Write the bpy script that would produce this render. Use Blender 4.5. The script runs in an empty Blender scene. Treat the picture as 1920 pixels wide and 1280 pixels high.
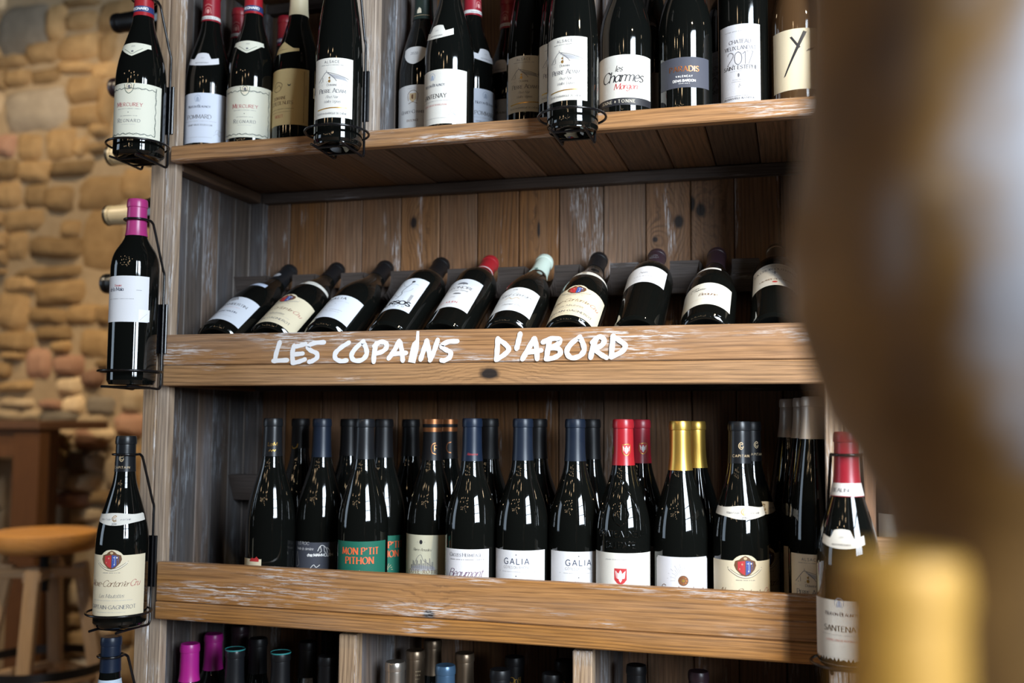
import bpy, bmesh, math, random
from mathutils import Vector, Matrix
random.seed(7)
PI = math.pi
sc = bpy.context.scene
ZC = 1.13                       # camera height; z values below are written relative to it
# ------------------------------------------------------------------ camera, light, exposure
yaw, pit, rol = math.radians(15.741), math.radians(4.5635), math.radians(0.3959)
fw = Vector((-math.sin(yaw)*math.cos(pit), math.cos(yaw)*math.cos(pit), math.sin(pit)))
r0 = Vector((math.cos(yaw), math.sin(yaw), 0)); u0 = r0.cross(fw)
rt = r0*math.cos(rol)+u0*math.sin(rol); up = -r0*math.sin(rol)+u0*math.cos(rol)
cd = bpy.data.cameras.new('camera'); cam = bpy.data.objects.new('camera', cd)
sc.collection.objects.link(cam); sc.camera = cam
M = Matrix((rt, up, -fw)).transposed().to_4x4(); M.translation = Vector((0, -1.44, ZC)); cam.matrix_world = M
cd.lens = 35; cd.sensor_width = 36; cd.clip_start = 0.02; cd.clip_end = 60
cd.dof.use_dof = True; cd.dof.focus_distance = 1.50; cd.dof.aperture_fstop = 2.55
vs = sc.view_settings
vs.view_transform = 'Standard'; vs.look = 'None'; vs.gamma = 1; vs.use_curve_mapping = False; vs.exposure = 0.0
w = bpy.data.worlds.new('room_air'); sc.world = w; w.use_nodes = True
bg = w.node_tree.nodes['Background']; bg.inputs[0].default_value = (0.9, 0.85, 0.8, 1); bg.inputs[1].default_value = 0.008

def area(name, loc, target, sx, sy, power, col):
    l = bpy.data.lights.new(name, 'AREA'); l.shape = 'RECTANGLE'; l.size = sx; l.size_y = sy; l.energy = power; l.color = col
    o = bpy.data.objects.new(name, l); sc.collection.objects.link(o); o.location = loc
    o.rotation_euler = (Vector(target)-Vector(loc)).to_track_quat('-Z', 'Y').to_euler()
    return o
def bulb(loc, power, col=(1, .72, .42), rad=.03):
    l = bpy.data.lights.new('bulb', 'POINT'); l.energy = power; l.color = col; l.shadow_soft_size = rad
    o = bpy.data.objects.new('bulb', l); sc.collection.objects.link(o); o.location = loc
# tall window behind the camera on the right: panes between glazing bars
WC = Vector((2.05, -2.55, ZC+1.08)); WN = (Vector((-.45, .0, ZC+.1))-WC); WN.z = 0; WN.normalize()
WR = Vector((-WN.y, WN.x, 0))
for i in range(3):
    for j in range(3):
        p = WC+WR*((i-1)*.47)+Vector((0, 0, (j-1)*.62))
        area('window_pane_light', p, p+WN, .41, .57, 33, (.78, .89, 1.0))
# a second, dimmer window far to the left
p = Vector((-4.4, -1.6, ZC+.5)); area('side_window_light', p, p+Vector((1, .28, 0)), 1.1, 1.9, 24, (.66, .82, 1.0))
# warm ceiling bulbs of the shop
for i in range(5):
    for j in range(6):
        bulb((-2.9+i*.62+random.uniform(-.26, .26), -4.8+j*.55+random.uniform(-.22, .22), ZC+1.45+random.uniform(-.25, .3)), 1.5, rad=.029)
# unseen warm spots: two along the stone wall, the others added to brighten things
def spot(loc, target, power, col, ang, blend=.6, rad=.04):
    l = bpy.data.lights.new('unseen_spot', 'SPOT'); l.energy = power; l.color = col; l.spot_size = math.radians(ang); l.spot_blend = blend; l.shadow_soft_size = rad
    o = bpy.data.objects.new('unseen_spot', l); sc.collection.objects.link(o); o.location = loc
    o.rotation_euler = (Vector(target)-Vector(loc)).to_track_quat('-Z', 'Y').to_euler()
spot((.75, -1.15, ZC+1.35), (.02, 0, ZC+.02), 100, (1, .80, .52), 44, .9)  # added lamp, warms the right ends of the ledges
spot((-2.5, -.7, ZC+1.5), (-1.42, .36, ZC+.47), 110, (1, .82, .58), 17)  # added lamp, brightens the sideways cream capsules
spot((-2.9, .9, ZC+1.9), (-3.0, 2.2, ZC+.3), 70, (1, .78, .50), 95)
spot((-2.0, .3, ZC+1.7), (-2.6, 1.8, ZC-.35), 170, (1, .82, .58), 62)
spot((-1.2, -2.2, ZC+.55), (.1, -1.15, ZC+.02), 15, (1, .74, .40), 26)  # added low lamp, gives the near post a warm left edge

# ------------------------------------------------------------------ materials
MATS = {}
def nt(name):
    m = bpy.data.materials.new(name); m.use_nodes = True
    n = m.node_tree.nodes; return m, n, m.node_tree.links, n['Principled BSDF']
def plain(name, col, rough=.5, metal=0, bump=0, bscale=200, spec=.5):
    if name in MATS: return MATS[name]
    m, n, L, b = nt(name)
    b.inputs['Base Color'].default_value = (*col, 1); b.inputs['Roughness'].default_value = rough
    b.inputs['Metallic'].default_value = metal; b.inputs['Specular IOR Level'].default_value = spec
    if bump:
        t = n.new('ShaderNodeTexCoord'); no = n.new('ShaderNodeTexNoise'); no.inputs['Scale'].default_value = bscale
        L.new(t.outputs['Object'], no.inputs['Vector'])
        bp = n.new('ShaderNodeBump'); bp.inputs['Strength'].default_value = bump; bp.inputs['Distance'].default_value = .001
        L.new(no.outputs[0], bp.inputs['Height']); L.new(bp.outputs[0], b.inputs['Normal'])
    MATS[name] = m; return m
def wood(name, axis, base, dark, F=130, grey=.25, greycol=(.33, .30, .28), white=.3, knots=(), lines=.5, sat=1.0, whitecol=(.72, .71, .72), rough=.55, vary=.35):
    """procedural board; axis = grain direction 0 x / 1 y / 2 z, coordinates are the object's own"""
    if name in MATS: return MATS[name]
    m, n, L, b = nt(name)
    def V(x): return x
    def math_(op, a, c=None, d=None):
        q = n.new('ShaderNodeMath'); q.operation = op
        for i, v in enumerate((a, c, d)):
            if v is None: continue
            if isinstance(v, (int, float)): q.inputs[i].default_value = v
            else: L.new(v, q.inputs[i])
        return q.outputs[0]
    def comb(x, y, z):
        q = n.new('ShaderNodeCombineXYZ')
        for i, v in enumerate((x, y, z)):
            if isinstance(v, (int, float)): q.inputs[i].default_value = v
            else: L.new(v, q.inputs[i])
        return q.outputs[0]
    def noise(vec, detail=2, rough_=.5):
        q = n.new('ShaderNodeTexNoise'); q.inputs['Scale'].default_value = 1; q.inputs['Detail'].default_value = detail; q.inputs['Roughness'].default_value = rough_
        L.new(vec, q.inputs['Vector']); return q.outputs[0]
    def ramp(v, p0, p1):
        q = n.new('ShaderNodeMapRange'); q.inputs[1].default_value = p0; q.inputs[2].default_value = p1; L.new(v, q.inputs[0]); return q.outputs[0]
    def mix(fac, a, c):
        q = n.new('ShaderNodeMix'); q.data_type = 'RGBA'
        if isinstance(fac, (int, float)): q.inputs[0].default_value = fac
        else: L.new(fac, q.inputs[0])
        for i, v in ((6, a), (7, c)):
            if isinstance(v, tuple): q.inputs[i].default_value = (*v, 1)
            else: L.new(v, q.inputs[i])
        return q.outputs[2]
    t = n.new('ShaderNodeTexCoord'); oi = n.new('ShaderNodeObjectInfo')
    s = n.new('ShaderNodeSeparateXYZ'); L.new(t.outputs['Object'], s.inputs[0])
    rnd = oi.outputs['Random']
    order = {0: (0, 2, 1), 1: (1, 0, 2), 2: (2, 0, 1)}[axis]
    a0, b0, c0 = (s.outputs[i] for i in order)
    a = math_('ADD', a0, math_('MULTIPLY', rnd, 37.0)); bb = math_('ADD', b0, math_('MULTIPLY', rnd, 13.0)); cc = math_('ADD', c0, math_('MULTIPLY', rnd, 7.3))
    nl = noise(comb(math_('MULTIPLY', a, 2.2), math_('MULTIPLY', bb, 9), math_('MULTIPLY', cc, 9)), 2)
    v = math_('ADD', math_('MULTIPLY', bb, F), math_('MULTIPLY', cc, F*.5))
    v = math_('ADD', v, math_('MULTIPLY', nl, 5.0))
    kmask = None
    for (ka, kb, rx, rz) in knots:
        da = math_('DIVIDE', math_('SUBTRACT', a0, ka), rx); db = math_('DIVIDE', math_('SUBTRACT', b0, kb), rz)
        d2 = math_('ADD', math_('MULTIPLY', da, da), math_('MULTIPLY', db, db))
        wn = noise(comb(math_('MULTIPLY', a, 90), math_('MULTIPLY', bb, 90), 0.0), 2)
        d2 = math_('MULTIPLY', d2, math_('ADD', wn, .5))
        v = math_('ADD', v, math_('MULTIPLY', math_('EXPONENT', math_('MULTIPLY', d2, -.09)), 3.5*(1 if kb < 0 else -1)))
        k = math_('EXPONENT', math_('MULTIPLY', d2, -1.1))
        kmask = k if kmask is None else math_('MAXIMUM', kmask, k)
    sn = math_('ADD', math_('MULTIPLY', math_('SINE', math_('MULTIPLY', v, 2*PI)), .5), .5)
    ring = math_('POWER', sn, 2.2)
    brk = noise(comb(math_('MULTIPLY', a, 12), math_('MULTIPLY', bb, 120), math_('MULTIPLY', cc, 120)), 3)
    ring = math_('MULTIPLY', ring, ramp(brk, .3, .65))
    fine = noise(comb(math_('MULTIPLY', a, 14), math_('MULTIPLY', bb, 700), math_('MULTIPLY', cc, 700)), 3, .6)
    tone = noise(comb(math_('MULTIPLY', a, 2.5), math_('MULTIPLY', bb, 22), math_('MULTIPLY', cc, 22)), 3)
    col = mix(math_('MULTIPLY', ring, lines), base, dark)
    col = mix(math_('MULTIPLY', ramp(tone, .40, .70), grey*1.6), col, greycol)
    col = mix(math_('MULTIPLY', ramp(fine, .62, .35), .55), col, dark)
    if kmask is not None: col = mix(ramp(kmask, .35, .75), col, (.018, .012, .010))
    if white > 0:
        patch = noise(comb(math_('MULTIPLY', a, 5), math_('MULTIPLY', bb, 26), math_('MULTIPLY', cc, 26)), 2)
        strk = noise(comb(math_('MULTIPLY', a, 30), math_('MULTIPLY', bb, 420), math_('MULTIPLY', cc, 420)), 4, .7)
        wm = math_('MULTIPLY', ramp(patch, .66-.22*white, .74-.12*white), ramp(strk, .50, .60))
        col = mix(math_('MULTIPLY', wm, .85), col, whitecol)
    hs = n.new('ShaderNodeHueSaturation'); L.new(col, hs.inputs['Color'])
    L.new(math_('ADD', math_('MULTIPLY', math_('FRACT', math_('MULTIPLY', rnd, 7.77)), vary*2), 1-vary), hs.inputs['Value'])
    L.new(math_('ADD', math_('MULTIPLY', math_('FRACT', math_('MULTIPLY', rnd, 3.33)), .3), sat-.15), hs.inputs['Saturation'])
    L.new(hs.outputs[0], b.inputs['Base Color'])
    b.inputs['Roughness'].default_value = rough; b.inputs['Specular IOR Level'].default_value = .4
    h = math_('SUBTRACT', math_('MULTIPLY', fine, .6), math_('MULTIPLY', ring, .5))
    bp = n.new('ShaderNodeBump'); bp.inputs['Strength'].default_value = .45; bp.inputs['Distance'].default_value = .0012
    L.new(h, bp.inputs['Height']); L.new(bp.outputs[0], b.inputs['Normal'])
    MATS[name] = m; return m
HON = (.44, .225, .090); HOD = (.13, .06, .024)
W_LEDGE = wood('wood_honey_ledge', 0, HON, HOD, F=125, grey=.15, white=.9, lines=.75, vary=.04)
W_LIP = wood('wood_honey_lip', 0, (.42, .21, .080), (.09, .042, .018), F=190, grey=.12, white=.12, lines=.75, vary=.04)
W_LEDGE_K = wood('wood_honey_knot', 0, HON, HOD, F=125, grey=.15, white=.9, lines=.8, knots=((-.049, -.025, .012, .009),), vary=.04)
W_LIP_K = wood('wood_lip_knot', 0, (.44, .23, .09), (.11, .055, .022), F=150, grey=.1, white=.1, lines=.6, knots=((.043, 0, .020, .012),), vary=.04)
W_POST = wood('wood_weathered_post', 2, (.43, .285, .165), (.12, .07, .04), F=150, grey=.3, greycol=(.42, .36, .31), white=.6, lines=.75, sat=.85, vary=.12)
W_SIDE = wood('wood_grey_side', 2, (.15, .102, .072), (.045, .03, .022), F=140, grey=.5, greycol=(.14, .145, .165), white=.65, lines=.75, sat=.8, whitecol=(.36, .40, .46), vary=.35)
W_BACK = wood('wood_brown_back', 2, (.24, .118, .055), (.06, .029, .014), F=130, grey=.22, greycol=(.24, .18, .13), white=.25, lines=.75, sat=1.0, vary=.3)
W_UNDER = wood('wood_dark_under', 1, (.24, .125, .06), (.05, .028, .015), F=110, grey=.25, greycol=(.13, .095, .075), white=0, lines=.75, vary=.5)
W_RAIL = wood('wood_dark_rail', 0, (.07, .045, .032), (.025, .016, .012), F=160, grey=.4, greycol=(.11, .09, .085), white=.3, whitecol=(.26, .24, .25), lines=.5, sat=.8, vary=.1)
W_STOOL = wood('wood_stool_seat', 0, (.52, .26, .085), (.24, .10, .03), F=60, grey=.1, white=0, lines=.4, vary=.08)
W_LEG = wood('wood_stool_leg', 2, (.46, .29, .15), (.22, .13, .07), F=90, grey=.25, white=.1, lines=.4, vary=.1)
W_TABLE = wood('wood_dark_table', 2, (.13, .055, .020), (.05, .02, .008), F=70, grey=0, white=0, lines=.4, vary=.1, rough=.65)
GLASS = plain('dark_bottle_glass', (.004, .0045, .004), .035, spec=.55)
GLASS_G = plain('green_black_glass', (.006, .010, .005), .04, spec=.55)
GLASS_B = plain('brown_clear_glass', (.075, .04, .018), .05)
IRON = plain('black_iron', (.004, .004, .005), .24, 0)
STEEL = plain('dark_steel_ring', (.07, .07, .075), .3, .9)
def paper(col): return plain('paper_%d_%d_%d' % tuple(int(c*255) for c in col), tuple(c*.93 for c in col), .62, bump=.15, bscale=900, spec=.25)
INKS = dict(black=(.02, .02, .025), grey=(.15, .15, .17), lg=(.40, .40, .42), red=(.50, .035, .04), crim=(.42, .03, .05), gold=(.55, .33, .07), orange=(.75, .12, .035), white=(.85, .85, .85),
            blue=(.05, .09, .36), navy=(.025, .04, .09), brown=(.16, .07, .03), purple=(.10, .02, .09), pink=(.65, .30, .28), green=(.02, .13, .09), dkgreen=(.05, .09, .06), tan=(.62, .47, .28), copper=(.55, .2, .07), cream=(.82, .74, .58), slate=(.055, .06, .08), lblue=(.35, .42, .55))
def ink(c):
    metal = .85 if c in ('gold', 'copper') else 0
    return plain('ink_'+c, INKS[c], .35 if metal else .55, metal)

# ------------------------------------------------------------------ mesh helpers
COL = sc.collection
def link(name, me, parent=None, loc=None):
    o = bpy.data.objects.new(name, me); COL.objects.link(o)
    if parent: o.parent = parent
    if loc is not None: o.location = loc
    return o
def mk(name, verts, faces, mats, idx=None, smooth=False, auto=None):
    me = bpy.data.meshes.new(name); me.from_pydata([tuple(v) for v in verts], [], faces)
    for m in (mats if isinstance(mats, (list, tuple)) else [mats]): me.materials.append(m)
    if idx: me.polygons.foreach_set('material_index', idx)
    if smooth: me.polygons.foreach_set('use_smooth', [True]*len(me.polygons))
    me.update()
    if auto is not None:
        me.polygons.foreach_set('use_smooth', [True]*len(me.polygons)); me.set_sharp_from_angle(angle=math.radians(auto))
    return me
def empty(name, loc, label=None, cat=None, group=None, kind=None):
    o = bpy.data.objects.new(name, None); o.empty_display_size = .02; COL.objects.link(o); o.location = loc
    return tag(o, label, cat, group, kind)
def tag(o, label=None, cat=None, group=None, kind=None):
    for k, v in (('label', label), ('category', cat), ('group', group), ('kind', kind)):
        if v: o[k] = v
    return o
def box_mesh(sx, sy, sz, mat, bev=.0015, jit=0):
    bm = bmesh.new(); bmesh.ops.create_cube(bm, size=1)
    for v in bm.verts: v.co = Vector((v.co.x*sx, v.co.y*sy, v.co.z*sz))
    if bev: bmesh.ops.bevel(bm, geom=bm.edges[:], offset=bev, segments=1, affect='EDGES')
    me = bpy.data.meshes.new('board'); bm.to_mesh(me); bm.free(); me.materials.append(mat); return me
def box(name, x0, x1, y0, y1, z0, z1, mat, parent=None, bev=.0015, rel=True):
    o = link(name, box_mesh(x1-x0, y1-y0, z1-z0, mat, bev), parent)
    o.location = ((x0+x1)/2, (y0+y1)/2, (z0+z1)/2+(ZC if rel else 0)); return o
def catmull(pts, n=5):
    out = []; P = [Vector(p) for p in pts]; P = [P[0]*2-P[1]]+P+[P[-1]*2-P[-2]]
    for i in range(1, len(P)-2):
        a, b, c, d = P[i-1], P[i], P[i+1], P[i+2]
        for k in range(n):
            t = k/n
            out.append(.5*((2*b)+(c-a)*t+(2*a-5*b+4*c-d)*t*t+(3*b-a-3*c+d)*t*t*t))
    out.append(P[-2]); return out
def tube_geo(pts, rad, seg=8, closed=False, verts=None, faces=None):
    verts = [] if verts is None else verts; faces = [] if faces is None else faces
    base = len(verts); n = len(pts); prev = None
    for i, p in enumerate(pts):
        q = pts[(i+1) % n] if (closed or i < n-1) else p; o = pts[i-1] if (closed or i > 0) else p
        t = (Vector(q)-Vector(o)).normalized()
        if prev is None:
            prev = t.orthogonal().normalized()
        prev = (prev-t*prev.dot(t)).normalized(); s = t.cross(prev)
        for k in range(seg):
            a = 2*PI*k/seg; verts.append(Vector(p)+(prev*math.cos(a)+s*math.sin(a))*rad)
    for i in range(n if closed else n-1):
        for k in range(seg):
            a = base+i*seg+k; b = base+i*seg+(k+1) % seg; c = base+((i+1) % n)*seg+(k+1) % seg; d = base+((i+1) % n)*seg+k
            faces.append((a, b, c, d))
    if not closed:
        faces.append(tuple(base+k for k in range(seg))[::-1]); faces.append(tuple(base+(n-1)*seg+k for k in range(seg)))
    return verts, faces
def lathe(prof, seg=40):
    v, f = [], []; rows = []
    for z, r in prof:
        if r < 1e-6: rows.append([len(v)]); v.append((0, 0, z))
        else:
            rows.append(list(range(len(v), len(v)+seg)))
            for k in range(seg): a = 2*PI*k/seg; v.append((r*math.cos(a), r*math.sin(a), z))
    for A, B in zip(rows, rows[1:]):
        for k in range(seg):
            a, b = A[k % len(A)], A[(k+1) % len(A)]; c, d = B[(k+1) % len(B)], B[k % len(B)]
            q = [a, b, c, d]; q = [x for i, x in enumerate(q) if x not in q[:i]]
            if len(q) > 2: f.append(tuple(q))
    return v, f

# ------------------------------------------------------------------ stroke alphabet (cap height 1)
G = {}
def g(ch, wd, s): G[ch] = (wd, [(p[0] if p[0] in '~@' else '', [tuple(map(float, q.split(','))) for q in p.lstrip('~@').split()]) for p in s.split(';') if p])
g('A', .78, '0,0 .39,1;.39,1 .78,0;.14,.34 .64,.34'); g('B', .62, '0,0 0,1;~0,1 .35,1 .54,.9 .54,.66 .35,.54 0,.54;~0,.54 .4,.54 .62,.42 .62,.13 .4,0 0,0')
g('C', .78, '~.76,.8 .6,.97 .38,1 .12,.84 0,.5 .12,.16 .38,0 .6,.03 .78,.2'); g('D', .76, '0,0 0,1;~0,1 .38,1 .66,.84 .76,.5 .66,.16 .38,0 0,0')
g('E', .56, '0,0 0,1;0,1 .54,1;0,.53 .44,.53;0,0 .56,0'); g('F', .54, '0,0 0,1;0,1 .54,1;0,.5 .42,.5')
g('G', .8, '~.76,.82 .6,.97 .38,1 .12,.84 0,.5 .12,.16 .38,0 .62,.03 .78,.16;.78,.44 .78,.1;.52,.44 .8,.44'); g('H', .72, '0,0 0,1;.72,0 .72,1;0,.52 .72,.52')
g('I', .06, '.03,0 .03,1'); g('J', .38, '~.36,1 .36,.3 .3,.06 .16,0 0,.1'); g('K', .68, '0,0 0,1;.62,1 0,.42;.2,.58 .68,0'); g('L', .54, '0,1 0,0;0,0 .54,0')
g('M', .9, '0,0 .06,1;.06,1 .45,.12;.45,.12 .84,1;.84,1 .9,0'); g('N', .74, '0,0 0,1;0,1 .74,0;.74,0 .74,1'); g('O', .86, '@.43,1 .13,.86 0,.5 .13,.14 .43,0 .73,.14 .86,.5 .73,.86')
g('P', .56, '0,0 0,1;~0,1 .36,1 .56,.88 .56,.62 .36,.48 0,.48'); g('Q', .86, '@.43,1 .13,.86 0,.5 .13,.14 .43,0 .73,.14 .86,.5 .73,.86;.5,.25 .9,-.1')
g('R', .62, '0,0 0,1;~0,1 .36,1 .55,.88 .55,.64 .36,.52 0,.52;.28,.52 .62,0'); g('S', .56, '~.53,.86 .4,.98 .2,.99 .04,.86 .06,.66 .29,.52 .52,.38 .56,.17 .4,.01 .18,0 0,.16')
g('T', .66, '0,1 .66,1;.33,1 .33,0'); g('U', .7, '~0,1 0,.3 .1,.06 .35,0 .6,.06 .7,.3 .7,1'); g('V', .74, '0,1 .37,0;.37,0 .74,1'); g('W', 1.05, '0,1 .27,0;.27,0 .52,1;.52,1 .78,0;.78,0 1.05,1')
g('X', .7, '0,0 .7,1;0,1 .7,0'); g('Y', .7, '0,1 .35,.48;.7,1 .35,.48;.35,.48 .35,0'); g('Z', .64, '0,1 .64,1;.64,1 0,0;0,0 .64,0')
g('a', .52, '@.24,.64 .05,.5 0,.3 .07,.08 .22,0 .4,.12 .46,.35 .4,.56;~.47,.64 .46,.2 .52,.02 .58,.04'); g('b', .5, '0,1 0,0;~0,.45 .15,.62 .35,.6 .48,.4 .45,.12 .28,0 .1,.03 0,.15')
g('c', .44, '~.42,.52 .3,.64 .12,.58 0,.35 .08,.08 .25,0 .44,.1'); g('d', .5, '~.47,.45 .35,.62 .15,.6 0,.35 .08,.06 .25,0 .4,.08 .47,.25;.48,1 .48,0')
g('e', .45, '~.02,.32 .43,.36 .38,.58 .22,.65 .05,.52 0,.3 .08,.06 .25,0 .45,.12'); g('f', .32, '~.38,.93 .26,1 .14,.9 .12,.6 .12,0;-.02,.62 .3,.62')
g('g', .5, '@.24,.64 .05,.52 0,.32 .1,.1 .25,.06 .4,.2 .45,.4 .38,.58;~.47,.64 .47,0 .38,-.25 .2,-.3 .03,-.2'); g('h', .46, '0,1 0,0;~0,.4 .15,.6 .32,.63 .44,.5 .45,0')
g('i', .08, '.03,.64 .03,0;.03,.84 .03,.92'); g('j', .2, '~.15,.64 .15,-.1 .1,-.28 -.05,-.28;.15,.84 .15,.92'); g('k', .44, '0,1 0,0;.4,.64 0,.28;.14,.4 .44,0'); g('l', .08, '.03,1 .03,0')
g('m', .76, '0,.64 0,0;~0,.42 .12,.6 .26,.62 .36,.5 .37,0;~.37,.42 .48,.6 .62,.62 .73,.5 .74,0'); g('n', .46, '0,.64 0,0;~0,.4 .15,.6 .32,.63 .44,.5 .45,0'); g('o', .48, '@.24,.65 .06,.52 0,.32 .07,.1 .24,0 .42,.1 .48,.32 .42,.53')
g('p', .48, '0,.64 0,-.32;~0,.45 .15,.62 .35,.6 .48,.38 .42,.08 .25,0 .08,.05 0,.18'); g('q', .48, '.48,.64 .48,-.32;~.47,.45 .35,.62 .15,.6 0,.35 .08,.06 .25,0 .4,.08 .47,.25'); g('r', .33, '0,.64 0,0;~0,.38 .1,.56 .22,.63 .34,.58')
g('s', .37, '~.35,.56 .2,.65 .04,.56 .06,.4 .3,.28 .36,.12 .22,0 0,.08'); g('t', .32, '~.12,.9 .12,.12 .2,0 .33,.06;-.02,.63 .3,.63'); g('u', .46, '~0,.64 .01,.15 .12,.01 .28,.03 .43,.25;.45,.64 .45,0'); g('v', .44, '0,.64 .22,0;.22,0 .44,.64')
g('w', .66, '0,.64 .17,0;.17,0 .33,.6;.33,.6 .5,0;.5,0 .66,.64'); g('x', .42, '0,.64 .42,0;.42,.64 0,0'); g('y', .44, '0,.64 .23,0;.45,.64 .15,-.3'); g('z', .4, '0,.64 .4,.64;.4,.64 0,0;0,0 .4,0')
g('0', .56, '@.28,1 .07,.85 0,.5 .07,.15 .28,0 .49,.15 .56,.5 .49,.85'); g('1', .24, '0,.8 .2,1;.2,1 .2,0'); g('2', .54, '~.02,.78 .12,.96 .3,1 .5,.86 .46,.6 .2,.25 0,0;0,0 .54,0'); g('3', .5, '~.03,.88 .22,1 .46,.88 .42,.62 .2,.54;~.2,.54 .46,.46 .5,.2 .3,0 0,.1')
g('4', .56, '.42,0 .42,1;.42,1 0,.3;0,.3 .56,.3'); g('7', .5, '0,1 .5,1;.5,1 .16,0'); g('8', .52, '@.26,1 .06,.9 .06,.64 .26,.53 .46,.64 .46,.9;@.26,.53 .02,.42 0,.14 .26,0 .52,.14 .5,.42'); g('9', .52, '@.26,1 .04,.88 .02,.6 .24,.46 .48,.6 .5,.86;~.51,.75 .46,.3 .22,0'); g('5', .5, '.46,1 .06,1;~.06,1 .04,.56 .3,.62 .5,.42 .44,.1 .2,0 0,.1'); g('6', .52, '~.42,.98 .14,.78 0,.4 .1,.06 .3,0 .5,.18 .44,.48 .24,.56 .02,.36')
g("'", .1, '.07,1 .03,.72'); g('-', .34, '.02,.42 .32,.42'); g('.', .08, '.02,0 .06,.06'); g(',', .1, '.06,.06 0,-.14'); g('*', .4, '.2,.8 .4,.45;.4,.45 .2,.1;.2,.1 0,.45;0,.45 .2,.8'); g('&', .6, '~.6,0 .1,.75 .25,1 .38,.8 .05,.3 .15,.02 .4,.05 .6,.4')
ACC = {'É': ('E', '.22,1.1 .36,1.26'), 'È': ('E', '.22,1.26 .36,1.1'), 'Ê': ('E', '.14,1.1 .28,1.24 .42,1.1'), 'Ô': ('O', '.28,1.1 .43,1.26 .58,1.1'), 'Â': ('A', '.25,1.1 .39,1.26 .53,1.1'), 'ï': ('n', ''), 'è': ('e', '.12,.95 .28,.78'), 'é': ('e', '.16,.78 .32,.95'), 'û': ('u', '.08,.78 .22,.94 .38,.78'), 'Ç': ('C', '.4,0 .44,-.2'), 'Ï': ('I', '')}
for k, (b_, s_) in ACC.items():
    wd, st = G[b_]; G[k] = (wd, list(st)+([('', [tuple(map(float, q.split(','))) for q in s_.split()])] if s_ else []))
G['ï'] = (.08, [('', [(.03, .64), (.03, 0)]), ('', [(-.08, .84), (-.08, .92)]), ('', [(.14, .84), (.14, .92)])])
FONT = dict(sans=dict(t=.13, c=1, sl=0, serif=0, ls=.20), thin=dict(t=.055, c=1, sl=0, serif=0, ls=.14), bold=dict(t=.24, c=.85, sl=0, serif=0, ls=.22), serif=dict(t=.145, c=.38, sl=0, serif=1, ls=.22), didot=dict(t=.20, c=.2, sl=0, serif=1, ls=.24),
            script=dict(t=.085, c=.5, sl=.42, serif=0, ls=.07), hand=dict(t=.075, c=.8, sl=.12, serif=0, ls=.10), italic=dict(t=.12, c=.4, sl=.28, serif=0, ls=.13))
def ribbon(pts, wf, closed=False):
    """quads of a flat stroke; wf(direction)->width"""
    P = [Vector((p[0], p[1])) for p in pts]
    Q = [P[0]]
    for p in P[1:]:
        if (p-Q[-1]).length > 1e-6: Q.append(p)
    P = Q; n = len(P)
    if n < 2: return []
    L, R = [], []
    for i in range(n):
        a = P[i-1] if (i > 0 or closed) else P[i]; b = P[(i+1) % n] if (i < n-1 or closed) else P[i]
        if closed and (a-b).length < 1e-6: a = P[i-2]
        d = (b-a)
        if d.length < 1e-9: d = Vector((1, 0))
        d.normalize(); nn = Vector((-d.y, d.x)); h = wf(d)/2; L.append(P[i]+nn*h); R.append(P[i]-nn*h)
    return [(R[i], R[(i+1) % n], L[(i+1) % n], L[i]) for i in range(n if closed else n-1)]
def text_quads(s, x, y, h, font='serif', al='c', ls=None, wscale=1.0, lines=None):
    sc_ = font.endswith('sc'); F = FONT[font[:-2] if sc_ else font]; ls = F['ls'] if ls is None else ls
    lay, cx = [], 0
    for ch in s:
        k = h
        if sc_ and ch.islower(): ch, k = ch.upper(), h*.76
        if ch == ' ': cx += .38*h; continue
        if ch not in G: continue
        lay.append((ch, k, cx)); cx += (G[ch][0]*wscale*k+ls*h)
    tot = cx-ls*h; ox = x-(tot/2 if al == 'c' else (tot if al == 'r' else 0)); out = []
    for ch, k, gx in lay:
        for kind, pts in G[ch][1]:
            T = lambda p: (ox+gx+(p[0]*wscale+p[1]*F['sl'])*k, y+p[1]*k)
            tk = F['t']*k
            wf = lambda d: tk*(F['c']+(1-F['c'])*abs(d.y*.94+(-d.x)*.34*(1 if d.y < 0 else 1))) if F['c'] < 1 else tk
            if kind: 
                pp = [Vector((*p, 0)) for p in pts]
                if kind == '@': pp = pp+[pp[0]]
                pp = catmull(pp, 3); q = [T(p) for p in pp]
                out += ribbon(q[:-1], wf, True) if kind == '@' else ribbon(q, wf)
                if lines is not None: lines.append(q)
            else:
                out += ribbon([T(p) for p in pts], wf)
                if lines is not None: lines.append([T(p) for p in pts])
                if F['serif']:
                    for e, o2 in ((pts[0], pts[-1]), (pts[-1], pts[0])):
                        if abs(e[1]-o2[1]) > .3 and min(abs(e[1]-q) for q in (0, 1, .64)) < .03:
                            c = T(e); sw, sh = .15*k, .05*k; yy = c[1]-(sh if e[1] > .5 else 0)
                            out.append([Vector(v) for v in ((c[0]-sw, yy), (c[0]+sw, yy), (c[0]+sw, yy+sh), (c[0]-sw, yy+sh))])
    return out
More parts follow.
